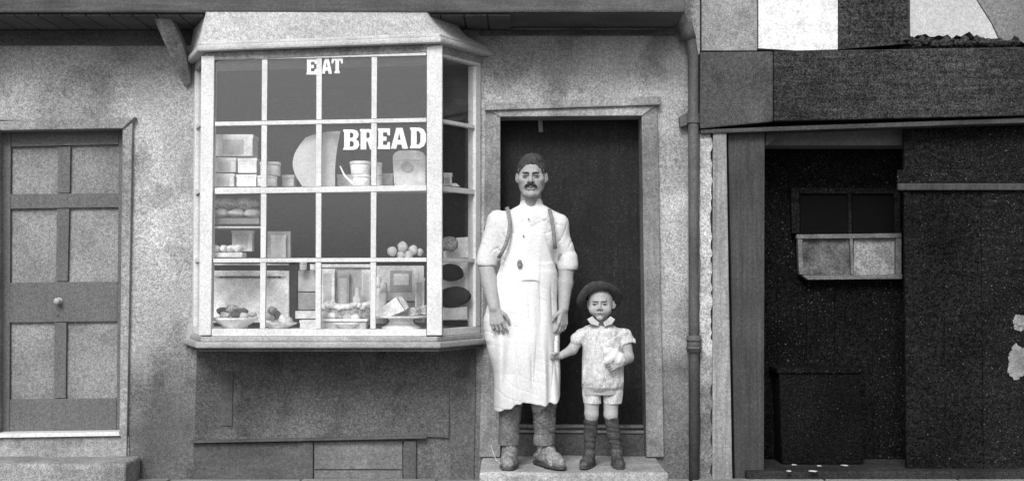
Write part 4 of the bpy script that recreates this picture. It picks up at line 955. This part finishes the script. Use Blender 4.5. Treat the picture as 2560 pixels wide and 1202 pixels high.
# trousers and boots
for k, (a, b_, c) in enumerate(legs):
    x0 = (1274, 1361)[k]
    S = SDF((mx(x0 - 60), YM - .16, mz(1122)), (mx(x0 + 60), YM + .16, mz(900)), .004)
    S.chain([(mx(x0 + (10, -8)[k]), YM + .01, mz(905)), (mx(x0), YM, mz(1010)), (mx(x0 + (-1, 0)[k]), YM + .01, mz(1100))], [.085, .064, .056], .02)
    S.wrinkle(wr(31 + k, [(.0025, 8, 20, 30), (.002, 40, 20, 24)])); S.wrinkle(crease(51 + k, [(.006, 22, 10, 58, .2), (.005, -30, 10, 70, .2)]))
    S.cone((mx(x0 - 1), YM + .01, mz(1096)), (mx(x0 - 1), YM + .01, mz(1107)), .060, .059, .003)
    S.cut(lambda x, y, z: mz(1112) - z + 0 * x + 0 * y); part(S, 'trouser_leg', 'trouser', man)
def boot(ank, d, L, wd, par, m, top, lace=True):
    """ank = ankle point above the sole, d = toe direction in plan"""
    d = unit((d[0], d[1], 0)); s_ = np.array((-d[1], d[0], 0)); A = np.array(ank, float); z0 = ZSTEP; A[2] = z0
    S = SDF(A - np.array((.26, .26, .0)) * (L / .28) - V3(0, 0, .01), A + np.array((.26, .26, top - z0 + .03)) * V3(L / .28, L / .28, 1), .0034 if L > .2 else .0024)
    u = L / .28; up = V3(0, 0, 1)
    heel = A - d * .055 * u + up * .045 * u; ball = A + d * .12 * u + up * .036 * u; toe = A + d * .185 * u + up * .034 * u
    S.cone(heel, ball, .037 * u * wd, .043 * u * wd, .01); S.cone(ball, toe, .043 * u * wd, .033 * u * wd, .02)
    S.cone(A + up * .06 * u + d * .04 * u, A + up * (top - z0) - d * .01, .038 * u * wd, .043 * u * wd, .03); S.cone(A + up * .055 * u + d * .10 * u, A + up * .10 * u + d * .01 * u, .030 * u * wd, .038 * u * wd, .02)
    S.cut(lambda x, y, z: z0 + .002 - z + 0 * x + 0 * y); S.cut(lambda x, y, z: z - top + 0 * x + 0 * y)
    S.wrinkle(wr(int(abs(A[0]) * 1000) % 97, [(.0018, 60, 60, 110), (.0014, 120, -80, 60)]))
    b_ = part(S, 'boot', m, par)
    So = SDF(S.lo, S.lo + S.h * (S.n - 1), S.h)
    So.cone(A - d * .06 * u + up * .008 * u, A + d * .10 * u + up * .008 * u, .042 * u * wd, .049 * u * wd, .004); So.cone(A + d * .10 * u + up * .008 * u, A + d * .188 * u + up * .008 * u, .049 * u * wd, .036 * u * wd, .004)
    So.cut(lambda x, y, z: z - (z0 + .017 * u) + 0 * x + 0 * y); So.cut(lambda x, y, z: z0 + .001 - z + 0 * x + 0 * y); part(So, 'sole', 'bootd', b_, 0)
    if lace:
        for q in range(4):
            c_ = A + d * (.075 - .02 * q) * u + up * (.085 + .018 * q) * u
            E = SDF(c_ - .05 * u, c_ + .05 * u, .002); E.cone(c_ - s_ * .02 * u, c_ + s_ * .02 * u + up * .004, .0028, .0028, .001); part(E, 'lace', 'bootd', b_, 0)
boot((mx(1275), YM + .02, 0), (-.06, -1), .275, 1.02, man, 'boot', mz(1104))
boot((mx(1362), YM + .03, 0), (.42, -.90), .275, 1.02, man, 'boot', mz(1104))
o = MB().tube([P(1227, 1112, YM - .1), P(1233, 1130, YM - .11), P(1240, 1148, YM - .12), P(1252, 1158, YM - .13), P(1270, 1163, YM - .17)], .002, 6).build('bootlace', M['romper'], man, True)

# ------------------------------------------------------------------ the boy
YC = YM - .02; kc = (YC - CAM.y) / F
def bx_(px): return P(px, 800, YC).x
def bz(py): return P(1500, py, YC).z
boy = thing('person', 'small boy in dark round hat and pale short-sleeved romper suit standing beside the man', 'person', (bx_(1505), YC, ZSTEP))
hb = (bx_(1501), YC - .02, bz(757))
S = SDF((bx_(1352), YC - .26, ZSTEP - .02), (bx_(1600), YC + .13, bz(690)), .0027)
W, Rm = head(S, hb, .86, R(-8), R(3), True)
S.cone((bx_(1505), YC + .01, bz(815)), (bx_(1502), YC + .0, bz(780)), .036, .034, .012)
S.loft([(bz(812), bx_(1505), YC + .005, .05, .04), (bz(828), bx_(1506), YC + .005, .105, .055), (bz(870), bx_(1505), YC + .005, .10, .07), (bz(930), bx_(1505), YC, .10, .08), (bz(985), bx_(1505), YC, .10, .07)], .02)
s1, e1, w1 = (bx_(1452), YC, bz(838)), (bx_(1430), YC - .015, bz(873)), (bx_(1402), YC - .07, bz(886))
s2, e2, w2 = (bx_(1561), YC, bz(838)), (bx_(1570), YC - .005, bz(893)), (bx_(1546), YC - .115, bz(905))
S.chain([s1, e1, w1], [.034, .028, .020], .012); S.chain([s2, e2, w2], [.034, .030, .021], .012)
hand(S, w1, (-1, -.15, -.05), (.0, -.6, .9), .098, 1.05, .05, .6)
hand(S, w2, (-1, -.35, -.25), (.05, .1, 1), .10, .45)
for hip, kn, an in (((bx_(1480), YC, bz(970)), (bx_(1478), YC - .01, bz(1035)), (bx_(1474), YC + .01, bz(1130))), ((bx_(1528), YC, bz(970)), (bx_(1526), YC - .01, bz(1035)), (bx_(1541), YC + .01, bz(1130)))):
    S.chain([hip, kn, tuple((np.array(kn) * .7 + np.array(an) * .3)), an], [.048, .037, .026, .018], .014)
part(S, 'body', 'skinboy', boy)
face_bits(W, .86, boy, True)
Hh = SDF(np.array(hb) - .12, np.array(hb) + .12, .0024); Hh.ell(W(0, .022, .040), (.074, .082, .076), .01, rot=Rm); Hh.ell(W(0, -.100, -.01), (.066, .085, .095), .006, 's', Rm)
for q in (1, -1): Hh.ell(W(q * .09, -.02, -.06), (.04, .05, .06), .008, 's', Rm)
Hh.cut(lambda x, y, z: (W(0, 0, -.05)[2] - z) + 0 * x + 0 * y); part(Hh, 'hair', 'hair', boy)
# hat pushed to the back of the head: brim stands round the face
hcx = (bx_(1498), YC - .046, bz(749)); Rh = Matrix.Rotation(R(-4), 3, 'Y') @ Matrix.Rotation(R(-46), 3, 'X')
hm = bmesh.new(); N_ = 48; rings = []
prof = [(.080, -.002), (.104, -.004), (.120, .006), (.128, .018), (.123, .022), (.104, .010), (.074, .004), (.082, .035), (.076, .062), (.05, .080), (.002, .085)]
for r_, z_ in prof:
    rg_ = []
    for i in range(N_):
        a = 2 * math.pi * i / N_; wob = .007 * math.sin(3 * a + 1) * (r_ > .09); v = Rh @ Vector((r_ * math.cos(a) * 1.0, r_ * math.sin(a) * .96, z_ + wob - .22 * max(0, abs(math.cos(a)) * r_ - .06))); rg_.append(hm.verts.new(Vector(hcx) + v))
    rings.append(rg_)
for a, c_ in zip(rings, rings[1:]):
    for i in range(N_): hm.faces.new((a[i], a[(i + 1) % N_], c_[(i + 1) % N_], c_[i]))
hm.faces.new(rings[-1]); bmesh.ops.recalc_face_normals(hm, faces=hm.faces[:]); me = bpy.data.meshes.new('hat'); hm.to_mesh(me); hm.free()
hat = link('hat', me, M['hat'], boy, smooth=True)
# romper suit
S = SDF((bx_(1425), YC - .14, bz(1018)), (bx_(1592), YC + .13, bz(795)), .003)
S.loft([(bz(806), bx_(1504), YC + .004, .043, .045), (bz(814), bx_(1505), YC + .006, .075, .055), (bz(826), bx_(1506), YC + .006, .112, .064), (bz(850), bx_(1506), YC + .004, .110, .078), (bz(880), bx_(1504), YC, .112, .090), (bz(935), bx_(1504), YC, .124, .100), (bz(952), bx_(1505), YC, .126, .098), (bz(966), bx_(1505), YC, .116, .09), (bz(980), bx_(1505), YC, .085, .06)], .02, p=2.1)
S.cone(s1, (bx_(1446), YC - .005, bz(848)), .041, .044, .02); S.cone(s2, (bx_(1566), YC - .002, bz(854)), .041, .045, .02)
S.cut(lambda x, y, z: np.where(np.abs(x - bx_(1506)) > .115, bz(862) + .25 * np.abs(x - bx_(1506)) - .028 - z, -1) + 0 * y)
S.cone((bx_(1479), YC, bz(965)), (bx_(1478), YC - .004, bz(1003)), .054, .050, .01); S.cone((bx_(1531), YC, bz(965)), (bx_(1531), YC - .004, bz(1006)), .056, .052, .01)
S.ell((bx_(1505), YC - .05, bz(803)), (.020, .035, .028), .006, 's'); S.cone((bx_(1504), YC - .12, bz(1012)), (bx_(1504), YC - .12, bz(984)), .012, .006, .008, 's'); S.cone((bx_(1504), YC - .02, bz(1020)), (bx_(1504), YC - .02, bz(985)), .012, .008, .006, 's', sq=(1, .1, 1))
S.wrinkle(wr(41, [(.0045, 50, 20, 10), (.0026, -62, 30, 18), (.0010, 120, 60, -70)]))
S.wrinkle(crease(42, [(.0032, 44, 20, 16, .25), (.0026, -56, 20, 22, .22)]))
S.cut(lambda x, y, z: bz(1008) - z + 0 * x + 0 * y)
part(S, 'romper', 'romper', boy)
for q, pts in ((1, [(1481, 790), (1468, 798), (1476, 809), (1495, 815), (1499, 806), (1489, 799)]), (2, [(1526, 790), (1538, 798), (1530, 810), (1512, 816), (1508, 806), (1518, 799)])):
    MB().px(pts, YC - .070, YC - .045, .003).build('collar', M['card3'], boy)
for x0, kn, an in ((1476, (1477, 1040), (1474, 1130)), (1534, (1527, 1042), (1541, 1130))):
    S = SDF((bx_(x0 - 40), YC - .09, bz(1145)), (bx_(x0 + 40), YC + .09, bz(1030)), .0028)
    S.chain([(bx_(kn[0]), YC - .006, bz(kn[1])), (bx_((kn[0] + an[0]) / 2), YC + .008, bz(1085)), (bx_(an[0]), YC + .01, bz(1130))], [.039, .036, .026], .01)
    S.wrinkle(wr(x0, [(.0016, 30, 20, 140), (.0012, 70, 40, 210)])); part(S, 'stocking', 'sock', boy)
boot((bx_(1473), YC + .01, 0), (-.35, -1), .165, 1.15, boy, 'bootd', bz(1118), False)
boot((bx_(1541), YC + .01, 0), (.10, -1), .165, 1.15, boy, 'bootd', bz(1118), False)
# crumpled cloth held in his left hand
S = SDF((bx_(1490), YC - .20, bz(930)), (bx_(1572), YC - .07, bz(845)), .0026)
S.ell((bx_(1532), YC - .125, bz(884)), (.070, .018, .036), .01, rot=Matrix.Rotation(R(30), 3, 'Y')); S.ell((bx_(1522), YC - .128, bz(896)), (.046, .018, .030), .01)
S.wrinkle(wr(61, [(.0045, 70, 30, 50), (.003, -110, 50, 90)]))
o = part(S, 'crumpled_cloth', 'shirt', None, 0); tag(o, 'crumpled white cloth held against his front by the boy', 'cloth')

# low box and litter on the stone in the recess
t = thing('low_box', 'low dark wooden box against the boards under the small window', 'box', P(2050, 1150, .22))
zbx = .108
MB().poly([XZ(1948, 930, .20), XZ(2150, 930, .20), (P(2150, 0, .20).x, zbx), (P(1948, 0, .20).x, zbx)], .20, .40, .005).build('box_body', M['tar2'], t)
MB().px([(1942, 920), (2156, 920), (2156, 932), (1942, 932)], .185, .41, .004).build('lid', M['tar2'], t)
labs = ['pale scrap lying nearest the post on the dark sill stone', 'second pale scrap from the post on the dark sill stone', 'third pale scrap from the post, slightly farther back', 'pale scrap farthest from the post on the dark sill stone', 'thin pale scrap near the middle of the sill stone']
for i, (cx, cy, w_) in enumerate(((1972, 1176, 15), (2033, 1176, 22), (2048, 1163, 13), (2112, 1162, 20), (1984, 1160, 14))):
    Yq = CAM.y + (CAM.z - .107) * F / (cy - 690) * 1.0
    c = P(cx, cy, Yq); k = w_ * .5 * (Yq - CAM.y) / F
    o = MB().blob((c.x, min(.15, Yq), .112), (k, .016, .004), i, .2, .05, 2).build('paper_scrap', M['card3'], None, True); tag(o, labs[i], 'scrap', 'pale scraps of litter')

# more stock crowding the lower shelves
carton(748, 800, 792, 822, -.22, .10, 'card2', 'low carton on the window floor under the grey panelled box', 5, tape=False)
carton(800, 672, 838, 812, -.03, .05, 'card', 'upright pale packet behind the left side of the iced cake', 6, name='packet')
carton(843, 684, 874, 812, -.04, .05, 'card4', 'upright dark packet behind the middle of the iced cake', 6, name='packet')
carton(903, 674, 927, 810, -.05, .06, 'card2', 'narrow packet at the right behind the iced cake', 6, name='packet')
carton(1036, 694, 1062, 806, -.08, .05, 'paper', 'white upright packet in the top right of the fourth column', 6, name='packet')
carton(676, 588, 716, 644, -.20, .05, 'card3', 'grey packet leaning on the dull board in the second column', 6, name='packet')
for i, (cx, y0, y1, r_, m_, lab) in enumerate(((944, 690, 808, 9, 'icing', 'tall pale jar at the left edge of the fourth column'), (958, 706, 808, 9, 'tin', 'short grey jar beside the tall pale jar'), (758, 656, 675, 9, 'tin', 'little round pot on top of the panelled box'), (782, 660, 675, 7, 'card', 'smallest round pot on top of the panelled box'))):
    tin(cx, y0, y1, r_, -.10, m_, lab, 1.0, 'jars and pots low in the window')
for i, (cx, cy, r_, m_) in enumerate(((812, 784, 9, 'bun'), (829, 789, 10, 'icing'), (848, 792, 9, 'cakeside'), (868, 793, 10, 'bun'), (888, 792, 9, 'icing'), (905, 787, 9, 'cakeside'))):
    k = r_ * 7.05 / F; o = MB().blob(P(cx, cy, -.25), (k * 1.2, k, k * .8), 120 + i, .12).build('tart', M[m_], None, True)
    tag(o, ['leftmost little tart in the row before the iced cake', 'pale second tart from the left before the iced cake', 'dark third tart from the left before the iced cake', 'fourth tart from the left before the iced cake', 'pale fifth tart from the left before the iced cake', 'rightmost dark tart in the row before the iced cake'][i], 'tart', 'row of tarts before the cake')
t = item('tart_tray', 'shallow white tray under the row of tarts', 'tray', 858, 806, -.25)
bpx(800, 797, 918, 803, -.30, .10, .002).build('tray_rim', M['china'], t); bpx(803, 804, 915, 822, -.29, .08, .003).build('tray_body', M['card3'], t)
